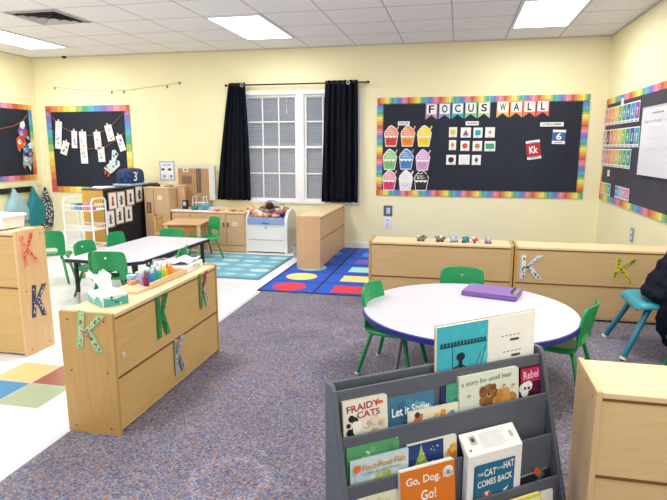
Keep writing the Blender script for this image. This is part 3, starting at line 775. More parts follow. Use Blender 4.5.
# ================================================================== CHAIRS
def make_chair(name, lab, shellm, legm, splay=0., rl=.0125):
    t = thing(name, lab, 'chair')
    prof = [(.160, .240), (.158, .262), (.140, .277), (.10, .279), (.05, .274), (0, .271), (-.05, .271), (-.09, .275), (-.122, .285), (-.142, .305), (-.152, .335), (-.158, .362), (-.164, .395), (-.170, .43), (-.176, .464), (-.179, .480), (-.183, .50), (-.187, .522), (-.188, .530)]
    hw = [.13, .145, .155, .158, .158, .157, .156, .154, .152, .150, .149, .150, .152, .153, .151, .149, .146, .138, .126]
    U = [-1.05, -1, -.88, -.6, -.3, -.06, .06, .3, .6, .88, 1, 1.05]
    bm = bmesh.new(); g = []
    for r, ((y, z), w) in enumerate(zip(prof, hw)):
        row = []
        back = max(0, min(1, (z-.28)/.08)) if r > 7 else 0
        for u in U:
            e = abs(u) > 1.01
            dz = (.010*u*u*(1-back) if 2 < r < 9 else 0) - (.026*(1-back) if e and 1 < r else 0)
            dy = .040*min(1, u*u)*back - (.018*back if e else 0)
            zz = z+dz-(.010*(min(1, abs(u))**4) if r >= len(prof)-2 else 0)
            row.append(bm.verts.new((u*w, y+dy, zz)))
        g.append(row)
    for r in range(len(prof)-1):
        for k in range(len(U)-1):
            if 9 <= r <= 10 and 3 <= k <= 7: continue          # the hand opening between seat and back
            if r == 14 and k == 5: continue                    # small hole near the top
            bm.faces.new((g[r][k], g[r][k+1], g[r+1][k+1], g[r+1][k]))
    bm.normal_update()
    me = bpy.data.meshes.new('shell'); bm.to_mesh(me); bm.free()
    o = bpy.data.objects.new('shell', me); COL.objects.link(o); o.parent = t; me.materials.append(shellm)
    for f in me.polygons: f.use_smooth = True
    s = o.modifiers.new('thickness', 'SOLIDIFY'); s.thickness = .009; s.offset = 0
    s = o.modifiers.new('smoothing', 'SUBSURF'); s.levels = 1; s.render_levels = 2
    for sx in (-1, 1):
        for fr in (1, 0):
            top = (sx*.10, .085, .262) if fr else (sx*.105, -.085, .262)
            kn = (sx*.122, .105, .245) if fr else (sx*.126, -.108, .24)
            ft = (sx*(.165+splay*.2), .155+splay, .012) if fr else (sx*.172, -.172, .012)
            p = PB(); p.tube([top, kn, ft], rl, 10); l = p.build('leg', legm, t, True)
            d = (Vector(ft)-Vector(kn)).normalized()
            q = PB(); q.tube([Vector(ft)-d*.004, Vector(ft)+d*.010], [rl+.002, rl+.003], 10); gl = q.build('glide', plain('white_glide', '#d9d9d6', .4), l, True)
            gl['label'] = 'pale plastic glide'
        PB().tube([(sx*.10, .095, .262), (sx*.105, -.095, .262)], .009, 8).build('seat_rail', legm, t, True)
    return t
greenm = plain('green_chair_plastic', '#1c9557', .3, noise=.06, scale=6)
gleg = plain('green_leg_enamel', '#178a4e', .35)
green = make_chair('child_chair', 'green child chair pulled up at the round table on the open carpet side', greenm, gleg)
green['group'] = 'green chairs'
green.location = (-.335, 3.26, .004); green.rotation_euler = (0, 0, math.radians(-104)); green.scale = (1.0,)*3
D = math.radians
for x, y, a, s, z, lab in (
    (.06, 3.84, 180, .96, .004, 'green child chair between the round table and the toy-topped cabinet'),
    (.60, 3.22, 66, .98, .004, 'green child chair at the round table next to the pale front cabinet'),
    (.15, 2.77, 0, .94, .004, 'green child chair at the round table hidden behind the book display'),
    (-2.77, 4.09, 8, 1.0, 0, 'green child chair with its back to the tissue box at the rectangular table'),
    (-3.20, 4.47, -90, .95, 0, 'green child chair tucked at the rectangular table side near the white cart'),
    (-3.23, 5.0, -90, .95, 0, 'green child chair tucked at the rectangular table beside the card shelf'),
    (-3.0, 5.33, 180, .92, 0, 'green child chair at the far end of the rectangular table before the tall cupboard'),
    (-2.40, 4.24, 104, 1.0, 0, 'green child chair behind the small photo frame at the rectangular table'),
    (-2.97, 6.20, 140, .96, .009, 'green child chair standing alone on the aqua rug by the play kitchen'),
    (-3.97, 4.79, 26, 1.05, 0, 'green child chair beside the tall storage cabinet with a tennis ball on its foot'),
    (1.41, 3.42, 90, .92, .004, 'green child chair mostly out of view below the navy jacket')):
    dup(green, (x, y, z), D(a), lab, 'green chairs', s)
teal = make_chair('large_chair', 'larger teal blue chair with a navy jacket beside the wide cabinet', plain('teal_chair_plastic', '#1a8a9c', .35, noise=.05, scale=6), plain('teal_leg_enamel', '#16708a', .35), .055, .0145)
teal.location = (1.36, 3.955, .004); teal.rotation_euler = (0, 0, D(90)); teal.scale = (1.3,)*3
# tennis ball foot
o = PB().ell((0, 0, 0), .03).build('tennis_ball', plain('worn_tennis_felt', '#a9a04e', .9, noise=.2, scale=60), smooth=True); o.location = (-3.80, 5.02, .031)
tag(o, 'worn yellow tennis ball on the floor at a chair foot by the tall cabinet', 'ball')

# ---- navy jacket over the blue chair
p = PB()
for c, r in (((1.60, 3.97, .56), (.10, .25, .14)), ((1.54, 3.97, .68), (.12, .24, .07)), ((1.47, 3.95, .62), (.11, .22, .12)), ((1.41, 3.93, .55), (.11, .21, .12)), ((1.35, 3.91, .48), (.11, .20, .09)),
             ((1.29, 3.88, .425), (.09, .17, .05)), ((1.39, 3.78, .42), (.13, .10, .14)), ((1.345, 3.74, .30), (.09, .06, .17)), ((1.53, 3.75, .30), (.10, .06, .2)), ((1.64, 3.97, .36), (.05, .22, .22)), ((1.37, 3.735, .19), (.08, .05, .09))):
    p.ell(c, r, 14)
jk = p.build('navy_jacket', plain('navy_jacket_cloth', '#0c1020', .85, noise=.3, scale=14, spec=.15), smooth=True)
m = jk.modifiers.new('merge', 'REMESH'); m.mode = 'VOXEL'; m.voxel_size = .012; m.use_smooth_shade = True
m = jk.modifiers.new('soften', 'SMOOTH'); m.factor = .6; m.iterations = 4
tx = bpy.data.textures.new('cloth_folds', 'CLOUDS'); tx.noise_scale = .05
m = jk.modifiers.new('folds', 'DISPLACE'); m.texture = tx; m.strength = .03; m.mid_level = .5
tag(jk, 'dark navy jacket slumped over the teal blue chair', 'jacket')

# ================================================================== TABLES
tabm = plain('pale_grey_laminate', '#d2cfdb', .3, noise=.02, scale=40)
blue = plain('blue_edge_band', '#1d2a86', .35); navy = plain('navy_edge_band', '#141a3c', .4)
t = thing('round_table', 'round white activity table with blue edge between the green chairs', 'table', (.09, 3.25, .004))
R = .612; n = 72
PB().lathe([(R-.006, .386), (R-.003, .418), (R-.006, .4205)], n=n).build('tabletop', tabm, t)
p = PB()
out = [[(r*math.cos(2*PI*k/n), r*math.sin(2*PI*k/n), z) for k in range(n)] for r, z in ((R-.004, .384), (R+.004, .388), (R+.004, .414), (R-.004, .4185))]
p.loft(out, caps=False).build('edge_band', blue, t, True)
for k in range(4):
    a = PI/4+k*PI/2 - .42
    c, s = math.cos(a), math.sin(a)
    l = PB().tube([(c*.38, s*.38, .385), (c*.41, s*.41, .2), (c*.435, s*.435, .012)], [.017, .016, .014], 12).build('leg', METAL, t, True)
    PB().lathe([(.019, 0), (.019, .012), (.014, .016)], (c*.436, s*.436, 0), 12).build('glide', BLACKM, l, True)
    PB().tube([(c*.41, s*.41, .22), (c*.2, s*.2, .384)], .006, 6).build('brace', METAL, l, True)
# rectangular activity table
t = thing('activity_table', 'long white activity table with navy edge ringed by green chairs', 'table', (-2.86, 4.685, 0), D(-2))
pts = [(-.345, -.64), (.25, -.66), (.345, -.56), (.345, .64), (-.345, .64)]
PB().prism(pts, .392, .421).build('tabletop', tabm, t)
PB().prism([(x*1.012, y*1.006) for x, y in pts], .390, .417).build('edge_band', navy, t)
for sx, sy in ((-1, -1), (1, -1), (1, 1), (-1, 1)):
    l = PB().tube([(sx*.29, sy*.585, .39), (sx*.29, sy*.585, .12)], .019, 12).build('leg', BLACKM, t, True)
    PB().tube([(sx*.29, sy*.585, .13), (sx*.29, sy*.585, .012)], .013, 10).build('leg_insert', METAL, l, True)
    PB().lathe([(.02, 0), (.02, .01), (.013, .014)], (sx*.29, sy*.585, 0), 12).build('glide', WHITEM, l, True)
# small wooden table in the kitchen
t = thing('wooden_table', 'small square wooden play table before the kitchen cupboards', 'table', (-3.29, 6.42, 0.0), D(10))
PB().box((-.235, -.27, .42), (.235, .27, .44)).build('tabletop', wood('honey_tabletop', '#cfa676', '#dab588', 'X'), t, bevel=.006)
p = PB(); p.box((-.2, -.235, .35), (.2, -.215, .425)); p.box((-.2, .215, .35), (.2, .235, .425)); p.box((-.21, -.235, .35), (-.19, .235, .425)); p.box((.19, -.235, .35), (.21, .235, .425))
p.build('apron', wood('honey_apron', '#a06e36', '#b07d40', 'X'), t)
for sx in (-1, 1):
    for sy in (-1, 1): PB().box((sx*.2-.02, sy*.225-.02, .009), (sx*.2+.02, sy*.225+.02, .425)).build('leg', W_PALE, t, bevel=.004)
# wooden chair at its far side
t = thing('wooden_chair', 'small wooden chair against the tall cupboard behind the play table', 'chair', (-3.60, 6.47, 0), D(-80))
for sx in (-1, 1):
    PB().box((sx*.12-.014, -.13, 0), (sx*.12+.014, -.10, .50)).build('leg', W_FRONTV, t, bevel=.003)
    PB().box((sx*.12-.014, .09, 0), (sx*.12+.014, .118, .265)).build('leg', W_FRONTV, t, bevel=.003)
PB().box((-.14, -.13, .265), (.14, .13, .285)).build('seat', W_FRONT, t, bevel=.004)
for z in (.35, .44): PB().box((-.106, -.125, z), (.106, -.108, z+.05)).build('back_slat', W_FRONT, t, bevel=.003)

# ================================================================== PLAY KITCHEN
kw = wood('kitchen_maple', '#c7a077', '#d3ae86', 'Z'); kwd = wood('kitchen_maple_door', '#cba57c', '#d6b28b', 'Z')
t = thing('play_cupboard', 'tall wooden play refrigerator cupboard beside the card shelf', 'cupboard', (-3.935, 7.08, 0))
PB().box((-.185, -.25, 0), (.185, .28, .82)).build('cabinet_body', kw, t, bevel=.004)
PB().box((-.19, -.27, .81), (.19, .285, .828)).build('top_panel', W_TOP, t, bevel=.003)
d = PB().box((-.18, -.268, .03), (-.045, -.25, .805)).build('door', kwd, t, bevel=.003)
PB().box((-.145, -.272, .48), (-.085, -.268, .62), '#4a3320').box((-.132, -.274, .495), (-.098, -.272, .605), '#b08a5a').build('window_plaque', PAINT, d)
d = PB().box((-.038, -.268, .03), (.18, -.25, .805)).build('door', kwd, t, bevel=.003)
q = PB(); q.at(basis((.05, -.2685, .685), (1,0,0), (0,0,1))); q.disc(0, 0, .035, .001, '#f2f0ea', 20).disc(0, 0, .027, .0015, '#dcd8d2', 20); q.build('round_sticker', PAINT, d)
PB().box((-.022, -.285, .40), (-.012, -.268, .46)).build('handle', W_DARK, d)
PB().box((.02, -.285, .40), (.03, -.268, .46)).build('handle', W_DARK, d)
# hutch board leaning between cupboard and sink
o = PB().box((-.005, 0, 0), (.10, .015, .29)).build('wooden_board', kw, bevel=.003); o.location = (-3.72, 7.0, .526)
tag(o, 'upright narrow wooden board standing at the rear of the play sink', 'board')
t = thing('play_sink', 'wooden play sink unit with white top', 'play sink', (-3.46, 7.09, 0))
PB().box((-.275, -.25, 0), (.275, .28, .505)).build('cabinet_body', kw, t, bevel=.004)
PB().box((-.285, -.27, .505), (.285, .285, .526)).build('counter', WHITEM, t, bevel=.004)
for x0, x1 in ((-.265, -.005), (.005, .265)):
    d = PB().box((x0, -.266, .07), (x1, -.25, .49)).build('door', kwd, t, bevel=.003)
    PB().box(((x0+x1)/2-.005, -.28, .3), ((x0+x1)/2+.005, -.266, .36)).build('handle', W_DARK, d)
t = thing('play_stove', 'low wooden play kitchen cupboard with two doors beside the white crib', 'cupboard', (-2.91, 7.05, 0))
PB().box((-.255, -.31, 0), (.255, .32, .51)).build('cabinet_body', kw, t, bevel=.004)
PB().box((-.262, -.33, .51), (.262, .325, .53)).build('counter', W_TOP, t, bevel=.004)
PB().box((-.25, -.325, .02), (.25, -.31, .085)).build('toe_panel', kwd, t, bevel=.003)
for x0, x1, s in ((-.25, -.005, 1), (.005, .25, -1)):
    d = PB().box((x0, -.326, .095), (x1, -.31, .50)).build('door', kwd, t, bevel=.003)
    hx = x1-.025 if s > 0 else x0+.025
    PB().box((hx-.006, -.34, .33), (hx+.006, -.326, .39)).build('handle', W_DARK, d)
q = PB(); q.at(basis((.12, -.3268, .375), (1,0,0), (0,0,1))); q.rect(-.04, -.025, .04, .025, .001, '#e9ddd2').rect(-.03, -.004, .03, .003, .0015, '#9a8f8a'); q.build('label_sticker', PAINT, t)
# play food on the stove counter
for i, (x, y, c, lab) in enumerate(((-3.06, 6.80, '#d98a6a', 'small orange play dish first along the stove counter'), (-2.94, 6.84, '#e9d9c0', 'cream play cup in the middle of the stove counter'), (-2.83, 6.80, '#c9826a', 'small brown play bowl beside the cream cup'), (-2.74, 6.82, '#e0b9a8', 'pink play saucer at the crib end of the stove counter'))):
    if i == 1: o = PB().lathe([(.018, 0), (.026, .05), (.023, .05), (.016, .006)], n=14, col=c).build('play_cup', PAINT, smooth=True)
    else: o = PB().lathe([(.022, 0), (.044, .022), (.04, .022), (.02, .006)], n=16, col=c).build('play_bowl', PAINT, smooth=True)
    o.location = (x, y, .5302); tag(o, lab, 'toy dish', 'play dishes on the stove counter')
# dish rack, blue bowl, phone on sink
t = thing('dish_rack', 'white wire dish rack on the play sink in front of the cardboard', 'dish rack', (-3.42, 7.05, .526))
wire = plain('white_wire', '#eef0f4', .35)
p = PB()
for s in (-.05, .05): p.tube([(-.09, s, 0), (-.075, s, .17), (.075, s, .17), (.09, s, 0)], .006, 6)
for x in (-.075, .075): p.tube([(x, -.05, .165), (x, .05, .165)], .005, 6)
p.build('rack_frame', wire, t, True)
p = PB()
for k in range(5): p.tube([(-.06+k*.03, -.05, .085), (-.06+k*.03, .05, .085)], .003, 5)
p.tube([(-.08, -.05, .085), (.08, -.05, .085)], .004, 5).tube([(-.08, .05, .085), (.08, .05, .085)], .004, 5); p.build('rack_shelf', wire, t)
o = PB().lathe([(.03, 0), (.085, .05), (.09, .075), (.083, .075), (.028, .012)], n=20, col='#6fa8c4').build('play_bowl', PAINT, smooth=True); o.location = (-3.30, 6.93, .526)
tag(o, 'light blue bowl beside the wire rack on the play sink', 'bowl')
o = PB().lathe([(.03, 0), (.06, .03), (.064, .045), (.058, .045), (.028, .01)], n=18, col='#2f8f7a').build('play_bowl', PAINT, smooth=True); o.location = (-3.43, 6.90, .526)
tag(o, 'small dark green bowl in front of the wire rack on the play sink', 'bowl')
t = thing('toy_phone', 'black toy telephone standing by the narrow board on the play sink', 'toy phone', (-3.60, 6.98, .526))
PB().box((-.035, -.03, 0), (.035, .03, .12)).build('phone_body', BLACKM, t, bevel=.006)
PB().box((-.02, -.034, .05), (.02, -.03, .1), '#cfd6dc').build('screen', PAINT, t)
# cardboard panel wrapped in plastic
cardb = plain('brown_cardboard', '#b08a62', .8, noise=.08, scale=5)
t = thing('cardboard_panel', 'large flat cardboard box leaning on the wall behind the play sink', 'cardboard box', (-3.585, 7.33, .54))
PB().box((-.28, -.02, 0), (.19, .02, .55)).build('carton', cardb, t, bevel=.004)
p = PB(); p.box((.0, -.0225, .18), (.07, -.02, .55), '#5a4a44'); p.box((.02, -.0235, .18), (.03, -.0225, .55), '#8a7a70'); p.box((.05, -.0235, .18), (.056, -.0225, .55), '#8a7a70'); p.build('printed_strip', PAINT, t)
p = PB(); p.box((-.22, -.0225, .3), (-.07, -.02, .42), '#866a5c')
for k in range(4): p.box((-.21, -.0232, .315+k*.025), (-.08, -.0225, .322+k*.025), '#5a443a')
p.box((-.2, -.0225, .47), (-.12, -.02, .53), '#e6dfd2'); p.box((-.18, -.0235, .485), (-.14, -.0225, .515), '#8a7a70'); p.build('printed_panel', PAINT, t)
PB().box((.19, -.025, .08), (.275, .02, .56)).box((-.285, -.024, .52), (.2, -.019, .56)).build('plastic_wrap', plain('clouded_plastic', '#d6d6d2', .2, noise=.06, scale=12), t, bevel=.004)
# on top of the cupboard
o = PB().box((-.05, -.03, 0), (.05, .03, .025), '#17171b').box((-.045, -.026, .025), (.045, .026, .03), '#2a2a30').build('small_black_case', PAINT, bevel=.003); o.location = (-4.01, 6.95, .828)
tag(o, 'small flat black case on top of the tall cupboard', 'case')
o = PB().box((-.05, -.04, 0), (.05, .04, .012), '#3a3a40').box((-.046, -.036, .012), (.046, .036, .024), '#d9d6d0').box((-.03, -.02, .024), (.03, .02, .03), '#77777c').build('clip_box', PAINT, bevel=.003); o.location = (-3.83, 6.97, .828)
tag(o, 'small grey and white clip box beside the black case', 'box')

# ---- white toy crib with dolls
crm = plain('white_crib_plastic', '#f0ede9', .42, noise=.02, scale=5)
t = thing('toy_crib', 'white plastic toy crib cabinet with a blue tray of dolls', 'toy crib', (-2.385, 6.98, 0))
for s in (-1, 1):
    p = PB(); M = Matrix(((0, 0, 1, 0), (1, 0, 0, 0), (0, 1, 0, 0), (0, 0, 0, 1)))
    p.at(Matrix.Translation((s*.27-.022, 0, 0)) @ M)
    prof = [(-.215, 0), (.215, 0), (.215, .40)] + [(.215-.215*(1-math.cos(a)), .40+.165*math.sin(a)) for a in [PI/2*k/6 for k in range(1, 7)]] + [(-.215*math.sin(a)*1.0, .40+.165*math.cos(a)) for a in [PI/2*k/6 for k in range(1, 7)]]
    p.prism(prof, 0, .044); p.build('side_panel', crm, t, bevel=.012)
PB().box((-.25, -.205, .015), (.25, -.185, .44)).build('front_panel', crm, t, bevel=.008)
PB().box((-.25, .18, .015), (.25, .2, .50)).build('rear_panel', crm, t, bevel=.008)
p = PB(); p.box((-.235, -.209, .17), (.235, -.205, .178)); p.build('groove', plain('crib_groove', '#b9b4b2', .6), t)
q = PB(); q.at(basis((0, -.2055, .33), (1,0,0), (0,0,1))); q.disc(0, .01, .014, .001, '#b0b2b8', 14).rect(-.02, -.012, .02, -.006, .0012, '#b0b2b8'); q.build('emblem', PAINT, t)
tubm = plain('periwinkle_tray', '#8ca6d8', .4)
p = PB(); p.box((-.246, -.222, .375), (.246, -.2, .465)); p.box((-.246, .16, .40), (.246, .18, .47)); p.box((-.246, -.2, .38), (.246, .16, .40)); p.box((-.246, -.2, .40), (-.226, .16, .465)); p.box((.226, -.2, .40), (.246, .16, .465))
p.build('tray', tubm, t, bevel=.008)
PB().box((-.05, -.226, .38), (.05, -.222, .40), '#5a6a94').build('latch', PAINT, t)
def doll(loc, rz, tilt, skin, cloth, hair, lab):
    t = thing('baby_doll', lab, 'doll', loc, rz, 'dolls in the toy crib'); t.rotation_euler = (tilt, 0, rz)
    p = PB()
    rings = []
    for yy, rx, rz_ in ((-.09, .03, .025), (-.06, .045, .035), (0, .048, .038), (.05, .042, .034), (.075, .02, .02)):
        rings.append([(rx*math.cos(2*PI*k/12), yy, rz_*math.sin(2*PI*k/12)) for k in range(12)])
    p.loft(rings, skin)
    p.ell((0, .125, .008), (.05, .055, .052), 12, skin)
    for s in (-1, 1):
        p.tube([(s*.03, .055, 0), (s*.085, .03, .015), (s*.11, -.02, .03)], [.02, .017, .013], 8, skin); p.ell((s*.112, -.028, .032), .015, 8, skin)
        p.tube([(s*.022, -.075, 0), (s*.06, -.12, .025), (s*.055, -.175, .03)], [.026, .022, .016], 8, skin); p.ell((s*.055, -.185, .038), (.015, .014, .024), 8, skin)
        p.ell((s*.05, .12, .0), (.008, .012, .014), 6, skin)
        p.disc(s*.018, .13, .006, .0608, '#2a2320', 8)
    p.ell((0, .118, .06), (.006, .007, .007), 6, skin); p.disc(0, .1, .01, .0592, '#c2605a', 8, .004)
    p.build('body', [PAINT], t, True)
    q = PB(); rings = []
    for yy, rx, rz_ in ((-.092, .036, .03), (-.06, .05, .041), (0, .053, .044), (.052, .047, .039)):
        rings.append([(rx*math.cos(2*PI*k/12), yy, rz_*math.sin(2*PI*k/12)) for k in range(12)])
    q.loft(rings, cloth); q.build('romper', [MATTE], t, True)
    q = PB(); q.ell((0, .135, -.006), (.053, .052, .05), 12, hair); q.build('hair', [MATTE], t, True)
doll((-2.52, 6.88, .50), D(70), D(20), '#e0ab86', '#e9e4ea', '#7a5a3a', 'doll in pale clothes lying across the tray near the stove')
doll((-2.40, 6.98, .555), D(200), D(25), '#8c5a40', '#dfe7ea', '#2a211c', 'brown skinned doll in white on top of the doll pile')
doll((-2.27, 6.90, .50), D(-60), D(15), '#a8704f', '#8a4a9a', '#2a211c', 'doll with dark hair at the window cabinet end of the pile')
doll((-2.42, 6.86, .47), D(100), D(5), '#e6b48f', '#f0a050', '#b98a4a', 'doll in an orange romper at the front of the pile')
# purple blanket in the tray
p = PB(); N = 12
g = [[(-.2+.4*i/N, -.17+.26*j/N, .455+.03*math.sin(i*1.3)*math.cos(j*1.1)+.02*math.sin(j*2.1+i)) for i in range(N+1)] for j in range(N+1)]
for j in range(N):
    for i in range(N): p.poly([g[j][i], g[j][i+1], g[j+1][i+1], g[j+1][i]], '#6a3f9a')
o = p.build('purple_blanket', [MATTE], smooth=True); o.location = (-2.39, 6.98, 0); s = o.modifiers.new('cloth_thickness', 'SOLIDIFY'); s.thickness = .008
tag(o, 'crumpled purple blanket under the dolls in the blue tray', 'blanket')
t = thing('doll_carrier', 'light blue wire doll carrier frame behind the doll pile', 'toy carrier', (-2.40, 7.06, .40))
q = PB()
q.tube([(-.12+.0*k, 0, 0) if k == 0 else (.12*math.cos(PI-PI*k/10), 0, .14+.12*math.sin(PI*k/10)) for k in range(0, 11)] + [(.12, 0, 0)], .01, 8); q.build('hoop', plain('carrier_blue', '#9fb8d4', .4), t, True)
q = PB(); q.tube([(.0, .05, 0), (.03, .05, .2), (.15, .05, .2), (.18, .05, 0)], .01, 8); q.build('hoop', plain('carrier_grey', '#b9b7c0', .4), t, True)
# bits beside the crib
o = PB().lathe([(.05, 0), (.065, .15), (.058, .15), (.045, .01)], n=18, col='#9aa3b4').build('toy_pail', PAINT, smooth=True); o.location = (-1.92, 6.62, .0)
tag(o, 'grey blue pail on the floor between the crib and the window cabinet', 'pail')
o = PB().ell((0, 0, .05), .05, 14, '#a8cf3f').build('toy_ball', PAINT, smooth=True); o.location = (-1.96, 6.78, 0.)
tag(o, 'lime green ball on the floor beside the white crib', 'ball')
t = thing('toy_bin', 'teal plastic bin stacked on brown box between crib and window cabinet', 'bin', (-1.86, 6.86, 0))
PB().box((-.08, -.09, 0), (.08, .09, .27), '#9a7048').build('brown_base', PAINT, t, bevel=.004)
PB().lathe([(.06, .272), (.08, .36), (.085, .37), (.076, .37), (.056, .28)], n=18, col='#3fb3a6').build('teal_tub', PAINT, t, True)

# ================================================================== CARD SHELF, CART, BAGS
t = thing('card_shelf', 'wooden shelf unit with black covered back facing the tables', 'shelf unit', (-4.35, 6.70, 0))
PB().box((-.15, -.65, 0), (.14, -.63, .835)).build('end_panel', wood('ochre_end', '#c8963f', '#d3a44e', 'Z'), t, bevel=.003)
PB().box((-.15, .63, 0), (.14, .65, .835)).build('end_panel', W_FRONTV, t, bevel=.003)
PB().box((-.155, -.655, .835), (.15, .655, .85)).build('top_panel', plain('dark_top', '#4a423c', .6), t, bevel=.003)
PB().box((.14, -.65, .0), (.152, .65, .835)).build('black_cover', plain('black_felt', '#18181d', .9, noise=.2, scale=5), t)
for z in (.03, .3, .57): PB().box((-.15, -.63, z), (.138, .63, z+.018)).build('shelf', W_TOP, t)
xs = -4.35+.153
def cardpic(c, k):
    def fn(p, w, h, z):
        p.rect(-w*.44, -h*.44, w*.44, h*.44, z, '#f3f1ee')
        r = random.Random(k)
        p.disc(0, h*.14, w*.13, z+.001, c, 10); p.prism([(-w*.16, -h*.28), (w*.16, -h*.28), (w*.08, h*.08), (-w*.08, h*.08)], z, z+.001, c)
        if r.random() < .7: p.prism([(-w*.3, -h*.05), (w*.28, h*.02), (w*.28, h*.06), (-w*.3, 0)], z, z+.0013, c)
    return fn
CC = [(6.215, .695, '#c23038', 'red figure'), (6.40, .693, '#3a4a4a', 'slim dark figure'), (6.61, .705, '#2f3438', 'grey figure'), (6.82, .73, '#33383c', 'black mark'),
      (6.145, .475, '#6a7068', 'pale figure'), (6.345, .495, '#26282c', 'short black figure'), (6.545, .497, '#2b3236', 'leaning dark figure')]
for k, (y, z, c, nm) in enumerate(CC):
    M = basis((xs, y, z), (0,1,0), (0,0,1))
    card('picture_card', f'white picture card with a {nm}, {"upper" if k < 4 else "lower"} row on the black shelf', 'card', M, cardpic(c, k), .175, .222, 'picture cards on the black shelf back', '#a9744a')
# paper stack and 3 bag on top
t = thing('paper_stack', 'loose white paper stack on the card shelf end near the cart', 'papers', (-4.36, 6.25, .85), .2)
for k in range(5):
    PB().at(Matrix.Rotation(.12*k-.2, 4, 'Z')).box((-.105, -.145, .003*k), (.105, .145, .003*k+.0028), '#eceaf0').build('sheet', PAINT, t)
t = thing('number_bag', 'navy starry bag with a white number 3 on the card shelf', 'bag', (-4.33, 6.86, .85))
p = PB()
for k in range(1): pass
rings = []
for z, rx, ry in ((0, .11, .195), (.03, .122, .205), (.12, .12, .20), (.165, .11, .19), (.19, .085, .15), (.20, .03, .07)):
    rings.append([(rx*math.copysign(abs(math.cos(a))**.5, math.cos(a)), ry*math.copysign(abs(math.sin(a))**.5, math.sin(a)), z+.025) for a in [2*PI*k/24 for k in range(24)]])
p.loft(rings, '#27406e').build('bag_body', plain('navy_star_cloth', '#22386a', .7, noise=.9, scale=26), t, True)
PB().box((-.13, -.225, 0), (.135, .225, .025), '#a9cfe8').build('tray', PAINT, t, bevel=.006)
q = PB(); q.at(basis((.128, -.09, .12), (0,1,0), (0,0,1))); q.text('3', 0, 0, .0, .085, .125, '#e9f2f6'); q.text('o', .06, .05, .0, .025, .025, '#e9f2f6')
q.build('numeral', PAINT, t)
# utility cart
t = thing('utility_cart', 'white three-tier wire utility cart by the card shelf', 'cart', (-4.275, 5.78, 0))
for s in (-1, 1):
    PB().tube([(s*.185, -.13, .06), (s*.185, -.13, .73), (s*.185, -.10, .765), (s*.185, .10, .765), (s*.185, .13, .73), (s*.185, .13, .06)], .011, 8).build('end_frame', wire, t, True)
    for y in (-.13, .13):
        PB().at(Matrix.Translation((s*.185-.012, y, .03)) @ Matrix.Rotation(PI/2, 4, 'Y')).lathe([(.03, 0), (.03, .024)], n=14).build('caster', plain('grey_caster', '#9a9a9e', .6), t)
for z in (.16, .40, .63):
    p = PB()
    for y in (-.13, .13):
        for zz in (z, z+.055): p.tube([(-.185, y, zz), (.185, y, zz)], .006, 6)
    for x in (-.18, .18):
        for zz in (z, z+.055): p.tube([(x, -.13, zz), (x, .13, zz)], .006, 6)
    for k in range(13): p.tube([(-.18+.03*k, -.13, z+.055), (-.18+.03*k, -.13, z), (-.18+.03*k, .13, z), (-.18+.03*k, .13, z+.055)], .0028, 4)
    p.box((-.178, -.127, z-.002), (.178, .127, z+.002))
    p.build('basket', wire, t)
for x, y, c, lab, nm in ((-.10, -.06, '#b9bcc8', 'grey tub of supplies at the corner of the cart top tier', 'supply_tub'), (-.02, -.06, '#3f7fa8', 'blue tub of supplies in the middle of the cart top tier', 'supply_tub'), (.09, -.05, '#e07a96', 'pink folded cloth on the cart top tier', 'folded_cloth')):
    if nm == 'supply_tub':
        o = PB().lathe([(.032, 0), (.038, .075), (.034, .075), (.03, .006)], n=14, col=c).build(nm, PAINT, smooth=True)
    else:
        q = PB(); rings = []
        for z, r in ((0, .06), (.02, .075), (.05, .07), (.075, .05), (.085, .02)): rings.append([(r*1.1*math.cos(a)*(1+.12*math.sin(3*a+z*60)), r*math.sin(a)*(1+.1*math.cos(5*a)), z) for a in [2*PI*k/20 for k in range(20)]])
        o = q.loft(rings, c).build(nm, [MATTE], smooth=True)
    o.location = (-4.275+x, 5.78+y, .634); tag(o, lab, 'supplies')
# coat rail + bags
t = thing('coat_rail', 'black coat hook rail on the wall under the hook-side board', 'coat rail', (XL, 6.3, .75))
PB().box((0, -.85, -.04), (.025, .82, .04)).build('rail', BLACKM, t, bevel=.004)
for y in (-.6, -.2, .38, .78):
    p = PB(); p.tube([(.02, y, .01), (.06, y, .015), (.075, y, .04)], .006, 6); p.tube([(.02, y, -.01), (.045, y, -.03), (.06, y, -.015)], .005, 6); p.build('hook', METAL, t, True)
def bag(y, z0, z1, w, col, lab, pat=None, lean=0.):
    t = thing('tote_bag', lab, 'bag', (XL+.075, y, z1), group='bags on the coat rail')
    h = z1-z0
    if pat:
        m = newmat('patterned_bag')[0]; nt = m.node_tree; b = nt.nodes['Principled BSDF']
        v = nt.nodes.new('ShaderNodeTexVoronoi'); v.inputs['Scale'].default_value = 48; tc = nt.nodes.new('ShaderNodeTexCoord'); nt.links.new(tc.outputs['Object'], v.inputs['Vector'])
        r = nt.nodes.new('ShaderNodeValToRGB'); r.color_ramp.interpolation = 'CONSTANT'; r.color_ramp.elements[0].color = lin('#22252c'); r.color_ramp.elements[1].color = lin('#c9cdd4'); r.color_ramp.elements[1].position = .62
        nt.links.new(v.outputs['Distance'], r.inputs['Fac']); nt.links.new(r.outputs['Color'], b.inputs['Base Color']); b.inputs['Roughness'].default_value = .85
    else: m = plain('bag_'+col, col, .8, noise=.12, scale=9)
    rings = []
    for v in [k/10 for k in range(11)]:
        ww = w*(.06+.94*min(1, v/.62)**1.2)*(1 if v < .85 else 1-.9*(v-.85)**1.1)
        d = .02+.045*math.sin(PI*min(1, v*.95))
        rings.append([(d*math.sin(a)+.0, lean*v+ww/2*math.cos(a)*(1+.05*math.sin(7*a+v*6)), -h*v) for a in [2*PI*k/18 for k in range(18)]])
    PB().loft(rings).build('pouch', m, t, True)
    PB().tube([(0, -.015, -.06), (0, 0, .01), (0, .015, -.06)], .006, 6).build('strap', m, t, True)
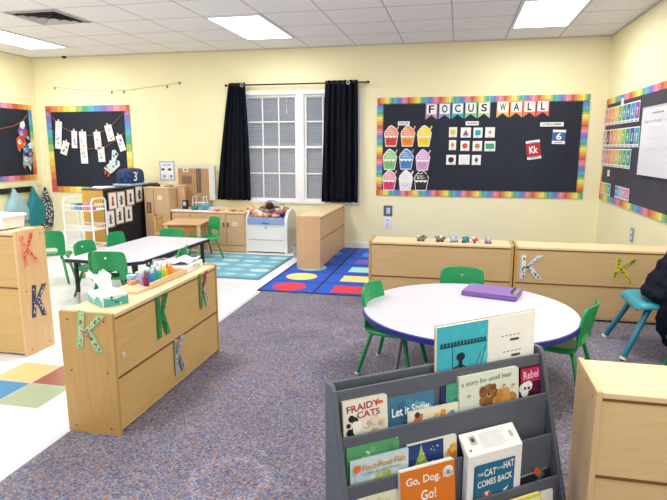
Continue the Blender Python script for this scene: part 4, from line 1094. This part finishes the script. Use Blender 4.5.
bag(6.70, .32, .78, .42, '#9cc3cc', 'pale blue tote bag hanging nearest the white bin', None, .05)
bag(7.06, .22, .77, .42, '#1f7f8c', 'teal tote bag hanging in the middle of the coat rail', None, .08)
t = bag(7.31, .15, .76, .34, '#2a2d34', 'black and white patterned bag hanging nearest the room corner', True, .03)

# ---- bin on tall cabinet
t = thing('storage_bin', 'white lidded storage bin on the taller wooden cabinet', 'bin', (-3.02, 3.10, .83))
rings = []
for z, s in ((0, .92), (.07, .98)):
    rings.append([(-.2*s, -.1*s, z), (.2*s, -.1*s, z), (.2*s, .1*s, z), (-.2*s, .1*s, z)])
PB().loft(rings).build('tub', WHITEM, t, bevel=.006)
PB().box((-.205, -.105, .07), (.205, .105, .09)).build('lid', WHITEM, t, bevel=.006)
q = PB(); q.at(basis((.1, -.099, .038), (1,0,0), (0,0,1))); q.rect(-.04, -.018, .04, .018, .001, '#a9bcd8').rect(-.03, -.004, .03, .004, .0016, '#4a6a9a'); q.build('bin_label', PAINT, t)
o = PB().box((-.025, -.03, 0), (.025, .03, .02), '#b8863f').build('wood_block', PAINT, bevel=.003)
o.location = (-3.30, 3.08, .83); tag(o, 'small wooden block behind the white bin on the cabinet', 'block')

# ================================================================== ON THE CARPET-EDGE CABINET
zt = .597
t = thing('bottle_tray', 'long shallow wooden tray of paint bottles on the carpet edge cabinet', 'tray', (-1.655, 2.80, zt), D(-2))
PB().box((-.062, -.27, 0), (.062, .23, .008)).build('base', W_TOP, t)
for s in (-1, 1): PB().box((s*.062-.005, -.15, 0), (s*.062+.005, .23, .032)).build('side', W_PALEX, t, bevel=.002)
PB().box((-.062, .225, 0), (.062, .235, .032)).build('end', W_PALEX, t, bevel=.002)
PB().prism([(-.062, -.27), (.062, -.27), (.062, -.15), (-.062, -.15)], .008, .014).build('end', W_PALEX, t, bevel=.002)
BC = [('#7a2a62', 'dark magenta', '#7a6a4a'), ('#b9a3d6', 'lavender', '#eceaf0'), ('#2f8fc4', 'blue', '#bfe0ea'), ('#4f7fc8', 'royal blue', '#d8e8f0'), ('#2fa890', 'teal', '#e9e9ee'), ('#3fa650', 'green', '#c5e6ee'), ('#c9cf3f', 'lime yellow', '#eceaf0'), ('#f0c52f', 'yellow', '#d3e6f0'), ('#ef8f2f', 'orange', '#e9d3b0'), ('#e0552f', 'red orange', '#efe9e6')]
for k, (c, nm, cap) in enumerate(BC):
    x = -1.682 if k % 2 else -1.638
    y = 2.68+k*.033
    t = thing('paint_bottle', f'{nm} paint bottle standing in the wooden tray', 'bottle', (x, y, zt+.008), group='paint bottles in the tray')
    PB().lathe([(.015, 0), (.017, .006), (.017, .046), (.012, .056), (.009, .060)], n=14, col=c).build('bottle_body', GLOSS, t, True)
    PB().lathe([(.010, .060), (.011, .062), (.011, .078), (.007, .082)], n=12, col=cap).build('cap', PAINT, t, True)
for k, (x, y, lab) in enumerate(((-1.752, 2.72, 'small pink jar with blue lid behind the tray near the tissue box'), (-1.748, 2.80, 'small pink jar with blue lid farther along behind the tray'))):
    t = thing('lidded_jar', lab, 'jar', (x, y, zt), group='pink jars behind the tray') if k == 0 else None
    if k == 0:
        PB().lathe([(.02, 0), (.024, .006), (.024, .032), (.02, .036)], n=14, col='#dc9a94').build('jar_body', PAINT, t, True)
        PB().lathe([(.026, .036), (.026, .054), (.022, .057)], n=14, col='#9fc9dc').build('lid', PAINT, t, True); j0 = t
    else: dup(j0, (x, y, zt), 0, lab)
# tissue box
t = thing('tissue_box', 'teal and white tissue box with tissue pulled out on the cabinet end', 'tissue box', (-1.665, 2.375, zt), D(-33))
PB().box((-.09, -.065, 0), (.09, .065, .05), '#e3ecec').build('carton', PAINT, t, bevel=.003)
p = PB(); rnd = random.Random(5)
p.rect(-.088, -.063, .088, .063, .0512, '#f2f2f3')
M = basis((.0, -.0655, .025), (1,0,0), (0,0,1)); p.at(M)
p.prism([(-.085, -.024), (.085, -.024), (.085, .002), (.03, .014), (-.02, -.004), (-.085, .012)], 0, .0006, '#5fc0b4')
for k in range(8): p.disc(rnd.uniform(-.08, .08), rnd.uniform(-.018, .02), rnd.uniform(.004, .008), .0009+.0001*k, rnd.choice(['#2f8f88', '#e8a090', '#2b4f5f', '#cfeae4']), 8)
p.at(basis((.0905, 0, .025), (0,1,0), (0,0,1))); p.prism([(-.06, -.024), (.06, -.024), (.06, .02), (.0, .008), (-.06, .018)], 0, .0006, '#4fb5aa')
for k in range(7): p.disc(rnd.uniform(-.05, .05), rnd.uniform(-.018, .02), rnd.uniform(.004, .008), .0009+.0001*k, rnd.choice(['#2f8f88', '#e8e4da', '#23404f']), 8)
p.build('printed_pattern', PAINT, t)
p = PB(); N = 10
g = [[(-.02+.02*(i/N-.5)*3+.05*v, .05*(i/N-.5)*(1+v*.4)+.01*math.sin(i*1.4), .052+.085*v**.8*(.75+.25*math.sin(i*.9))) for i in range(N+1)] for v in [k/8 for k in range(9)]]
g = [[(-.01-.10*v+.03*math.sin(i*1.1+v*3)*v+(i/N-.5)*.03, (i/N-.5)*(.05+.05*v), .052+.08*v**.7+.012*math.sin(i*2.0+v*4)*v) for i in range(N+1)] for v in [k/8 for k in range(9)]]
for r in range(8):
    for i in range(N): p.poly([g[r][i], g[r][i+1], g[r+1][i+1], g[r+1][i]], '#f3f2f4')
o = p.build('tissue_sheet', [MATTE], t, True); s = o.modifiers.new('paper_thickness', 'SOLIDIFY'); s.thickness = .002
# far tissue box, papers, photo frame
t = thing('tissue_box', 'flat white spotted box of wipes at the far end of the cabinet', 'tissue box', (-1.67, 3.16, zt), D(4))
PB().box((-.085, -.12, 0), (.085, .12, .04), '#eef0f2').build('carton', PAINT, t, bevel=.003)
p = PB(); rnd = random.Random(9)
for M in (basis((.0855, 0, .02), (0,1,0), (0,0,1)), basis((0, -.1205, .02), (1,0,0), (0,0,1))):
    p.at(M)
    for k in range(12): p.disc(rnd.uniform(-.06, .06), rnd.uniform(-.013, .013), .005, .0006+.0001*k, rnd.choice(['#5fc0b4', '#3f7f98', '#8a8f98', '#bfe3dc']), 8)
p.build('printed_pattern', PAINT, t)
o = PB(); N = 10
g = [[(-.075+.15*i/N, -.11+.22*j/N, .008*math.sin(i*.9+j*.5)+.006*math.cos(j*1.1)+.015) for i in range(N+1)] for j in range(N+1)]
for j in range(N):
    for i in range(N): o.poly([g[j][i], g[j][i+1], g[j+1][i+1], g[j+1][i]], '#f1f0f1')
o = o.build('crumpled_paper', [MATTE], smooth=True); o.location = (-1.68, 3.17, zt+.042); s = o.modifiers.new('paper_thickness', 'SOLIDIFY'); s.thickness = .003
tag(o, 'crumpled white paper lying on the flat white spotted box', 'paper')
t = thing('photo_frame', 'small grey photo frame standing behind the paint tray', 'photo frame', (-1.735, 2.99, zt+.008), D(25)); t.rotation_euler = (D(-12), 0, D(25))
PB().box((-.04, -.005, 0), (.04, .005, .085), '#8c8c94').build('frame', PAINT, t, bevel=.002)
PB().box((-.032, -.0065, .012), (.032, -.005, .075), '#e6e6ec').box((-.012, -.0072, .02), (.014, -.0065, .06), '#b0a8ac').build('photo', PAINT, t)
PB().box((-.012, .005, .07), (.012, .012, .09), '#5a5a60').build('clip', PAINT, t)

# ================================================================== ON THE BACK CABINET
TOY = [(-.278, '#8a7a72', '#4a4048', 'brown and grey toy, first in the row on the low cabinet'), (-.122, '#6a6f6c', '#26302c', 'dark speckled grey toy, second in the row on the low cabinet'), (-.007, '#b0b4d4', '#8088a8', 'small lavender toy in the middle of the row'), (.085, '#2f7f9c', '#1c5a78', 'dark blue toy touching the red one'), (.162, '#c23a36', '#e8e4e0', 'red and white toy beside the dark blue one'), (.266, '#a79cc8', '#5a4f80', 'purple grey toy, last in the row on the low cabinet')]
for k, (x, c, c2, lab) in enumerate(TOY):
    t = thing('toy_animal', lab, 'toy', (x, 4.655+.0*k, .5815), D(20*k), 'small toys on the low cabinet')
    rnd = random.Random(k); p = PB()
    p.ell((0, 0, .022), (.036, .024, .022), 12, c); p.ell((.034, 0, .03), (.016, .015, .015), 10, c)
    for s in (-1, 1):
        for xx in (-.018, .02): p.tube([(xx, s*.014, .015), (xx*1.2, s*.018, .0)], [.008, .007], 6, c2)
    p.build('toy_body', PAINT, t, True)
    q = PB()
    for j in range(7):
        a = rnd.uniform(.3, 2.8); b = rnd.uniform(-1, 1)
        q.ell((.03*b, .02*math.cos(a), .024+.02*math.sin(a)), (.008, .007, .007), 6, c2 if j % 2 else rnd.choice(['#ece8e4', c2]))
    q.build('spots', PAINT, t, True)

# ---- purple clipboard case on round table
t = thing('clipboard_case', 'purple storage clipboard lying on the round table', 'clipboard', (.245, 3.60, .4255), D(-16))
PB().box((-.17, -.115, 0), (.17, .115, .028)).build('case', plain('purple_plastic', '#7c5aa6', .3), t, bevel=.008)
PB().box((-.166, -.112, .028), (.166, .112, .032)).build('lid', plain('purple_lid', '#8a68b4', .3), t, bevel=.003)
c = PB().box((.125, -.055, .032), (.16, .055, .036)).build('clip_plate', METAL, t, bevel=.001)
PB().tube([(.13, -.05, .042), (.13, .05, .042)], .006, 8).box((.125, -.05, .036), (.135, .05, .042)).build('clip_bar', plain('dark_clip', '#3a3540', .4), c)

# ================================================================== BOOK DISPLAY
ang = .63
OB = thing('book_display', 'dark grey tiered book display rack angled beside the round table', 'book display', (-.374, 1.592, .004), ang)
# local: x along the length, -y towards the reader (forward)
gm = plain('slate_grey_laminate', '#595e6a', .5, noise=.05, scale=6)
gml = plain('slate_grey_edge', '#8d929b', .5)
LB = .85; th = .018
for x in (0, LB-th):
    p = PB(); M = Matrix(((0, 0, 1, 0), (-1, 0, 0, 0), (0, 1, 0, 0), (0, 0, 0, 1)))
    p.at(Matrix.Translation((x, 0, 0)) @ M)
    p.prism([(-.012, 0), (.215, 0), (.215, .05), (.188, .12), (.042, .61), (.028, .628), (-.012, .628)], 0, th)
    e = p.build('side_panel', gm, OB, bevel=.004)
    q = PB(); sx = -.0008 if x == 0 else LB+.0008
    q.at(Matrix.Translation((sx, 0, 0)) @ Matrix(((0, 0, 1, 0), (-1, 0, 0, 0), (0, 1, 0, 0), (0, 0, 0, 1))))
    for d, z in ((.03, .43), (.055, .40), (.09, .24), (.03, .1)): q.disc(d, z, .005, 0, '#3a3d46', 8)
    q.build('screws', PAINT, e)
PB().box((th, 0, .02), (LB-th, .012, .622)).build('back_panel', gm, OB, bevel=.002)
TI = [(.026, .606, .36), (.074, .473, .20), (.112, .333, .06), (.156, .193, .02)]
for d, zt_, zb in TI:
    t = PB().box((th, -d-.010, zb), (LB-th, -d, zt_)).build('divider_panel', gm, OB, bevel=.002)
for (d0, d1, z) in ((.036, .074, .352), (.084, .112, .205), (.122, .156, .075)):
    PB().box((th, -d1, z), (LB-th, -d0, z+.008)).build('slot_floor', gm, OB)
PB().box((th, -.205, .02), (LB-th, -.166, .03)).build('slot_floor', gm, OB)
PB().box((th, -.215, .0), (LB-th, -.205, .07)).build('front_lip', gm, OB, bevel=.002)

ROT = Matrix.Translation((-.374, 1.592, .004)) @ Matrix.Rotation(ang, 4, 'Z')
def book(name, lab, x0, x1, d, zb, ztop, th, spine, pages, cover, deco=None, tilt=0., lean=.10, rounded=.006, cat='book'):
    """a hardback standing in a slot; cover faces the reader; x0..x1 along the rack, bottom zb, top ztop"""
    w = x1-x0; h = ztop-zb
    M = ROT @ Matrix.Translation(((x0+x1)/2, -d, zb-.004)) @ Matrix(((1, 0, 0, 0), (0, 0, -1, 0), (0, 1, 0, 0), (0, 0, 0, 1))) @ Matrix.Rotation(-lean, 4, 'X') @ Matrix.Rotation(tilt, 4, 'Z')
    t = thing(name, lab, cat, M=M, group='picture books in the display')
    r = rounded
    def rr(w0, w1, h0, h1):
        return [(w0, h0), (w1-r, h0), (w1, h0+r), (w1, h1-r), (w1-r*.3, h1-r*.3), (w1-r, h1), (w0, h1)]
    cv = PB().prism(rr(-w/2, w/2, 0, h), th-.002, th, cover, side=spine).prism(rr(-w/2, w/2, 0, h), 0, .002, spine).box((-w/2, 0, .002), (-w/2+.002, h, th-.002), spine)
    if deco: deco(cv, w, h, th+.0006)
    cv.build('cover', GLOSS, t)
    PB().box((-w/2+.002, .004, .002), (w/2-.004, h-.003, th-.002), pages).build('pages', MATTE, t)
    return t
def blobs(q, cx, cy, rx, ry, z, cols, n=18, seed=1, r=(.006, .014)):
    rn = random.Random(seed)
    for k in range(n):
        a = rn.uniform(0, 2*PI); s = math.sqrt(rn.random())
        q.disc(cx+rx*s*math.cos(a), cy+ry*s*math.sin(a), rn.uniform(*r), z+.00008*k, rn.choice(cols), 9)

# tier 0: open book standing spread against the back
M = ROT @ Matrix.Translation((.61, -.013, .41)) @ Matrix(((1, 0, 0, 0), (0, 0, -1, 0), (0, 1, 0, 0), (0, 0, 0, 1))) @ Matrix.Rotation(.02, 4, 'Z')
t = thing('picture_book', 'open picture book with teal page standing at the display top', 'book', M=M, group='picture books in the display')
PB().box((-.215, 0, -.004), (.215, .355, -.002), '#b7a27c').build('cover', GLOSS, t)
PB().box((-.213, .003, -.002), (-.001, .352, .007), '#e9e4d8').box((.001, .003, -.002), (.213, .352, .004), '#e9e4d8').build('pages', MATTE, t)
q = PB()
q.rect(-.212, .004, -.002, .351, .0076, '#3fb4c6'); 
rn = random.Random(2)
for k in range(22): q.disc(rn.uniform(-.19, -.02), rn.uniform(.02, .33), rn.uniform(.01, .024), .0078+.00004*k, rn.choice(['#49bccb', '#38a9bd', '#57c4d0', '#44b8ca']), 12)
q.rect(-.20, .275, -.004, .279, .0092, '#17404c')
for k in range(14): q.rect(-.198+k*.0137, .279, -.198+k*.0137+.009, .292, .0092, '#17404c')
for a, b in (((-.145, .16), (-.15, .275)), ((-.05, .13), (-.01, .26)), ((-.08, .12), (-.03, .24))):
    dx = .0016; q.poly([(a[0]-dx, a[1], .0093), (a[0]+dx, a[1], .0093), (b[0]+dx, b[1], .0093), (b[0]-dx, b[1], .0093)], '#1f5f6c')
# plain dark figure silhouette on the page
q.disc(-.115, .235, .018, .0095, '#1a2430', 16, .015); q.rect(-.122, .155, -.108, .225, .0094, '#1a2430')
q.poly([(-.16, .19, .0094), (-.115, .212, .0094), (-.07, .18, .0094), (-.115, .203, .0094)], '#1a2430')
q.rect(.002, .004, .212, .351, .0046, '#f1efec')
for k, y in enumerate((.255, .195, .135)):
    for j in range(5): q.rect(.06+j*.018+k*.01, y+.02, .06+j*.018+.011+k*.01, y+.024, .005, '#8a8890')
    q.rect(.10+.008*k, y, .14+.008*k, y+.009, .005, '#4a4038' if k < 2 else '#b89a6a')
q.build('page_print', MATTE, t)

# tier 1
def fraidy(q, w, h, z):
    q.text('FRAIDY', -.008, h*.885, z, w*.74, .022, '#a3224f', rot=.08); q.text('CATS', .010, h*.765, z, w*.52, .021, '#a3224f', rot=.03)
    q.disc(w*.32, h*.90, .014, z, '#d8622f', 12, .006)
    blobs(q, -.048, h*.56, .016, .04, z, ['#1f1f24', '#2a2a30'], 10, 1, (.008, .014)); blobs(q, -.022, h*.56, .02, .036, z+.001, ['#f5f2ea', '#e9e4da'], 10, 2, (.01, .016)); blobs(q, .030, h*.57, .032, .034, z+.002, ['#efe6d6', '#e6d2c0', '#c9b49c'], 16, 3)
book('picture_book', 'cream picture book with maroon title Fraidy Cats in the display', .034, .19, .057, .365, .578, .012, '#d9cfc0', '#f0ece2', '#ece4d6', fraidy)
def snow(q, w, h, z):
    blobs(q, 0, h*.55, w*.44, h*.4, z, ['#4a86a6', '#6aa0ba', '#356d90', '#8ab8cc'], 40, 4, (.006, .016))
    q.text('Let it Snow', -.005, h*.74, z+.006, w*.8, .03, '#eef4f8', rot=.03)
book('picture_book', 'blue snowy picture book titled Let it Snow beside the cream book', .197, .376, .046, .365, .557, .009, '#2f6486', '#f0ece2', '#41789a', snow)
def strip(q, w, h, z):
    q.rect(-w*.47, h*.55, w*.47, h*.95, z, '#f2e9cf'); q.rect(-w*.47, 0, w*.47, h*.55, z, '#78a8c4')
    blobs(q, -.06, h*.72, .02, .025, z+.001, ['#e0782f', '#f2f0ea', '#3a3a40'], 9, 5); blobs(q, .04, h*.7, .05, .02, z+.002, ['#f0b23a', '#e39a34', '#6aa0c0'], 12, 6)
book('picture_book', 'landscape picture book with yellow strip in front of the snowy one', .262, .462, .066, .365, .504, .006, '#cfd8dc', '#f0ece2', '#e9e4d2', strip)
def dark(q, w, h, z): blobs(q, 0, h*.6, w*.4, h*.38, z, ['#3a2f7a', '#222a60', '#5a3f8a', '#2f6aa0'], 14, 7)
book('picture_book', 'dark indigo picture book tucked behind the small bear book', .40, .53, .050, .365, .560, .008, '#1f2148', '#ece8de', '#23265a', dark)
book('picture_book', 'thin green book peeking up behind the dark indigo book', .42, .55, .043, .365, .564, .006, '#2f8f68', '#ece8de', '#4aa582', lean=.03)
def bear(q, w, h, z):
    q.text('a story for small bear', -.01, h*.875, z, w*.84, .022, '#33424a', False, .03)
    blobs(q, -.005, h*.56, .034, .045, z, ['#8a5a34', '#7a4c2a', '#9c6a3e'], 22, 8, (.01, .02)); q.disc(-.033, h*.74, .011, z+.003, '#7a4c2a'); q.disc(.016, h*.75, .011, z+.003, '#7a4c2a'); q.disc(-.006, h*.63, .012, z+.0032, '#b58a62', 10, .009); q.disc(-.006, h*.645, .005, z+.0034, '#2a1a12', 8)
    blobs(q, .065, h*.52, .045, .028, z+.003, ['#c0843f', '#b0733a', '#d09a55'], 18, 9, (.01, .018))
    blobs(q, 0, h*.12, .11, .02, z+.005, ['#a9b79c', '#c9ccb0', '#7a4c2a'], 14, 10)
    for x, y in ((-.09, .68), (.1, .72), (.06, .74)): q.disc(x, h*y, .008, z+.004, '#c58a4a', 8, .004)
book('picture_book', 'pale green picture book titled a story for small bear', .467, .724, .056, .365, .584, .013, '#dfe2cf', '#f6f3ea', '#dbe3d2', bear, rounded=.01)
def rebel(q, w, h, z):
    q.rect(-w*.47, h*.72, w*.47, h*.97, z, '#b8265c'); q.text('Rebel', 0, h*.85, z+.001, w*.72, .03, '#f5b9cf', rot=.05)
    blobs(q, -.022, h*.60, .02, .02, z+.001, ['#f2f0ee', '#e2dedc'], 10, 11, (.012, .02)); q.disc(-.03, h*.63, .005, z+.004, '#1f1f24'); q.disc(-.012, h*.62, .005, z+.004, '#1f1f24')
    blobs(q, .03, h*.55, .015, .03, z+.001, ['#6a1f3f', '#4a1a30'], 8, 12)
book('picture_book', 'dark maroon picture book with pink title Rebel at the rack end', .738, .834, .050, .365, .572, .012, '#3a1424', '#f0ece2', '#56182f', rebel)
# tier 2
def grn(q, w, h, z): blobs(q, 0, h*.8, w*.45, h*.12, z, ['#6fae7a', '#4a8f5f', '#cfe3d0'], 16, 13)
book('picture_book', 'green edged picture book behind the pale fish book', .03, .215, .085, .213, .446, .008, '#3f8f5a', '#f2efe6', '#5a9f6a', grn, rounded=.014, lean=.02)
def fish(q, w, h, z):
    blobs(q, 0, h*.6, w*.42, h*.3, z, ['#d3e3ec', '#c4dcea', '#dfe9ea'], 30, 14, (.01, .022))
    q.text('Pout-Pout Fish', .012, h*.86, z+.005, w*.74, .02, '#d89a3f', rot=.02); q.text('Lucky Experiences', .004, h*.75, z+.005, w*.66, .013, '#5f7f8a', False, .02)
    q.disc(-w*.40, h*.86, .013, z+.006, '#e0762f'); blobs(q, .02, h*.60, .03, .016, z+.006, ['#9fb84f', '#b9c95f'], 10, 15)
book('picture_book', 'pale blue picture book with gold fish title in the third tier', .036, .242, .1015, .213, .408, .006, '#9fc0cc', '#f2efe6', '#cfe0e8', fish, lean=.03)
def tree(q, w, h, z):
    q.rect(-w*.49, h*.2, w*.22, h*.97, z, '#26407f'); q.rect(w*.22, 0, w*.49, h*.98, z, '#e9e6da')
    for k in range(5): s = (5-k)/5; q.poly([(-.075-.05*s+.03, h*(.45+.08*k), z+.001+.0002*k), (-.045+.05*s, h*(.45+.08*k), z+.001+.0002*k), (-.045, h*(.62+.08*k) if k < 4 else h*.96, z+.001+.0002*k)], ['#6a8f3f', '#7aa04a', '#8aae4f', '#9ab85a', '#a8c463'][k])
    blobs(q, -.03, h*.62, .03, .03, z+.003, ['#d8c24f', '#e6d873', '#f0eccf'], 12, 16, (.002, .004)); blobs(q, .0, h*.8, .04, .02, z+.002, ['#e8eef6'], 7, 17, (.001, .003))
    blobs(q, w*.38, h*.72, .018, .025, z+.003, ['#f0b52f', '#e8a020', '#c97a1f'], 12, 18, (.006, .01)); blobs(q, w*.36, h*.5, .02, .02, z+.003, ['#8fae4f', '#c9cf6f'], 8, 19)
book('picture_book', 'night sky picture book with a yellow green tree and flower', .244, .436, .0985, .213, .410, .010, '#ece8dc', '#f4f1e8', '#ece8dc', tree, rounded=.012)
# tier 3
def cream(q, w, h, z): blobs(q, 0, h*.8, w*.4, h*.1, z, ['#d8cf8f', '#c9d2a0', '#e0d6b0'], 14, 20)
book('picture_book', 'cream picture book low behind the orange dog book', .05, .20, .136, .085, .292, .010, '#d9d6c0', '#f2efe6', '#e3dfc4', cream, rounded=.014)
def dog(q, w, h, z):
    q.rect(-w*.5, h*.42, w*.5, h*.985, z, '#e07a1f'); q.rect(-w*.5, 0, w*.5, h*.42, z, '#f3efe6')
    q.text('Go, Dog.', -.018, h*.83, z+.001, w*.62, .034, '#fbf6ea', rot=.0); q.text('Go!', .0, h*.64, z+.001, w*.28, .034, '#fbf6ea')
    q.disc(w*.37, h*.86, .02, z+.001, '#f3efe6', 18); q.rect(w*.37-.02, h*.80, w*.37+.02, h*.86, z+.001, '#f3efe6'); q.rect(w*.37-.006, h*.83, w*.37+.006, h*.88, z+.002, '#9a948c'); 
    blobs(q, 0, h*.2, w*.35, h*.15, z+.001, ['#e07a1f', '#3a66a0', '#d9c24a'], 14, 21)
book('picture_book', 'orange and white picture book titled Go, Dog. Go!', .192, .398, .146, .085, .352, .014, '#f0ece2', '#f4f1e8', '#f3efe6', dog)
# boxed set draped forward
M = ROT @ Matrix.Translation((.44, 0, -.004)) @ Matrix(((0, 0, 1, 0), (-1, 0, 0, 0), (0, 1, 0, 0), (0, 0, 0, 1)))
t = thing('boxed_book', 'thick white book with blue titled front leaning over the rack divider', 'book', M=ROT @ Matrix.Translation((.44, 0, -.004)))
p = PB(); p.at(Matrix(((0, 0, 1, 0), (-1, 0, 0, 0), (0, 1, 0, 0), (0, 0, 0, 1))))
p.prism([(.125, .085), (.152, .085), (.152, .352), (.094, .405), (.090, .400), (.125, .345)], 0, .228, '#f1f0f0', side='#f1f0f0'); p.build('jacket', MATTE, t, bevel=.004)
q = PB(); q.at(basis((.114, -.1526, .2), (1,0,0), (0,0,1)))
q.rect(-.082, -.11, .082, .115, .001, '#1f6f96'); q.rect(-.088, -.11, -.082, .112, .001, '#174f70')
q.text('THE', -.062, .078, .0016, .022, .011, '#f2f0ea', rot=.1); q.text('CAT', -.022, .080, .0016, .05, .026, '#f6f3ea'); q.text('IN THE', .019, .086, .0016, .024, .008, '#f2f0ea'); q.text('HAT', .055, .092, .0016, .044, .026, '#f6f3ea', rot=.05)
q.text('COMES BACK', 0, .045, .0016, .145, .024, '#f6f3ea', rot=.05)
q.disc(-.03, .0, .018, .0016, '#e2e6e8', 10, .012); q.disc(-.045, -.0, .008, .0018, '#c8402f', 8); q.disc(-.02, .002, .008, .0018, '#c8402f', 8); q.poly([(.035, .0, .0016), (.06, .012, .0016), (.045, -.012, .0016)], '#e9eef0')
q.build('cover_print', GLOSS, t)
nrm = Vector((0, -(.405-.352), (.152-.094))).normalized()
q = PB(); q.at(basis(Vector((.114, -.123, .3785))+Vector((0, -.0, 0))+nrm*.0022*-1+Vector((0, -.0012, .0022)), (1,0,0), (0, .058, .053)))
for k in range(9): q.rect(-.045, -.024+k*.0058, .05+.008*math.sin(k*2), -.0225+k*.0058, .001, '#c4c2c8')
q.rect(-.085, -.006, -.058, .024, .001, '#b9b7bd'); q.disc(-.072, .010, .008, .0014, '#4a464e', 10); q.rect(.078, -.008, .092, .014, .001, '#b5b3b8'); q.rect(-.10, -.024, -.09, -.018, .001, '#77757c')
q.build('jacket_print', MATTE, t)
def blk(q, w, h, z): blobs(q, .02, h*.9, .04, .02, z, ['#c8553f', '#3a6a5a'], 8, 22)
book('board_book', 'thick white paged board book leaning low at the rack end', .694, .830, .139, .085, .207, .016, '#26262c', '#f3f1ee', '#2b2b32', blk, tilt=.06, lean=.2, rounded=.002)
# tier 4
def yel(q, w, h, z): q.rect(-w*.45, h*.3, w*.45, h*.9, z, '#f1eee0')
book('picture_book', 'yellow topped white book in the lowest tier of the rack', .60, .735, .185, .034, .168, .012, '#e3d84a', '#f4f1e8', '#e9df55', yel)
book('picture_book', 'plain white book in the lowest tier beside the yellow one', .745, .80, .175, .034, .160, .010, '#e9e6e0', '#f4f1e8', '#f1eee8')
book('picture_book', 'pale blue book at the start of the lowest tier', .07, .24, .19, .034, .168, .010, '#8fb4c8', '#f4f1e8', '#a9c8d8')

# ================================================================== LIGHT, WORLD, CAMERA
def area(x, y, sx, sy, e):
    l = bpy.data.lights.new('troffer_light', 'AREA'); l.shape = 'RECTANGLE'; l.size = sx; l.size_y = sy; l.energy = e; l.color = (1, .985, .96)
    o = bpy.data.objects.new('troffer_light', l); COL.objects.link(o); o.location = (x, y, HC-.03)
for i in (-7, -2, 3):
    for j, e in ((1, 21), (5, 25), (9, 25)):
        area(G0x+i*G+G/2, G0y-(j-1)*G-G, .52, 1.12, e)
w = bpy.data.worlds.new('room_light'); SC.world = w; w.use_nodes = True
w.node_tree.nodes['Background'].inputs[0].default_value = (.95, .97, 1, 1); w.node_tree.nodes['Background'].inputs[1].default_value = .95

YAW, PIT, F = .2168, .1816, 558.4
cam = bpy.data.cameras.new('camera'); co = bpy.data.objects.new('camera', cam); COL.objects.link(co)
co.location = (0, 0, 1.35); co.rotation_euler = (PI/2-PIT, 0, YAW)
cam.sensor_fit = 'HORIZONTAL'; cam.sensor_width = 36; cam.lens = F/667*36; cam.clip_start = .05
SC.camera = co
SC.view_settings.view_transform = 'Standard'; SC.view_settings.look = 'None'; SC.view_settings.exposure = 0.0
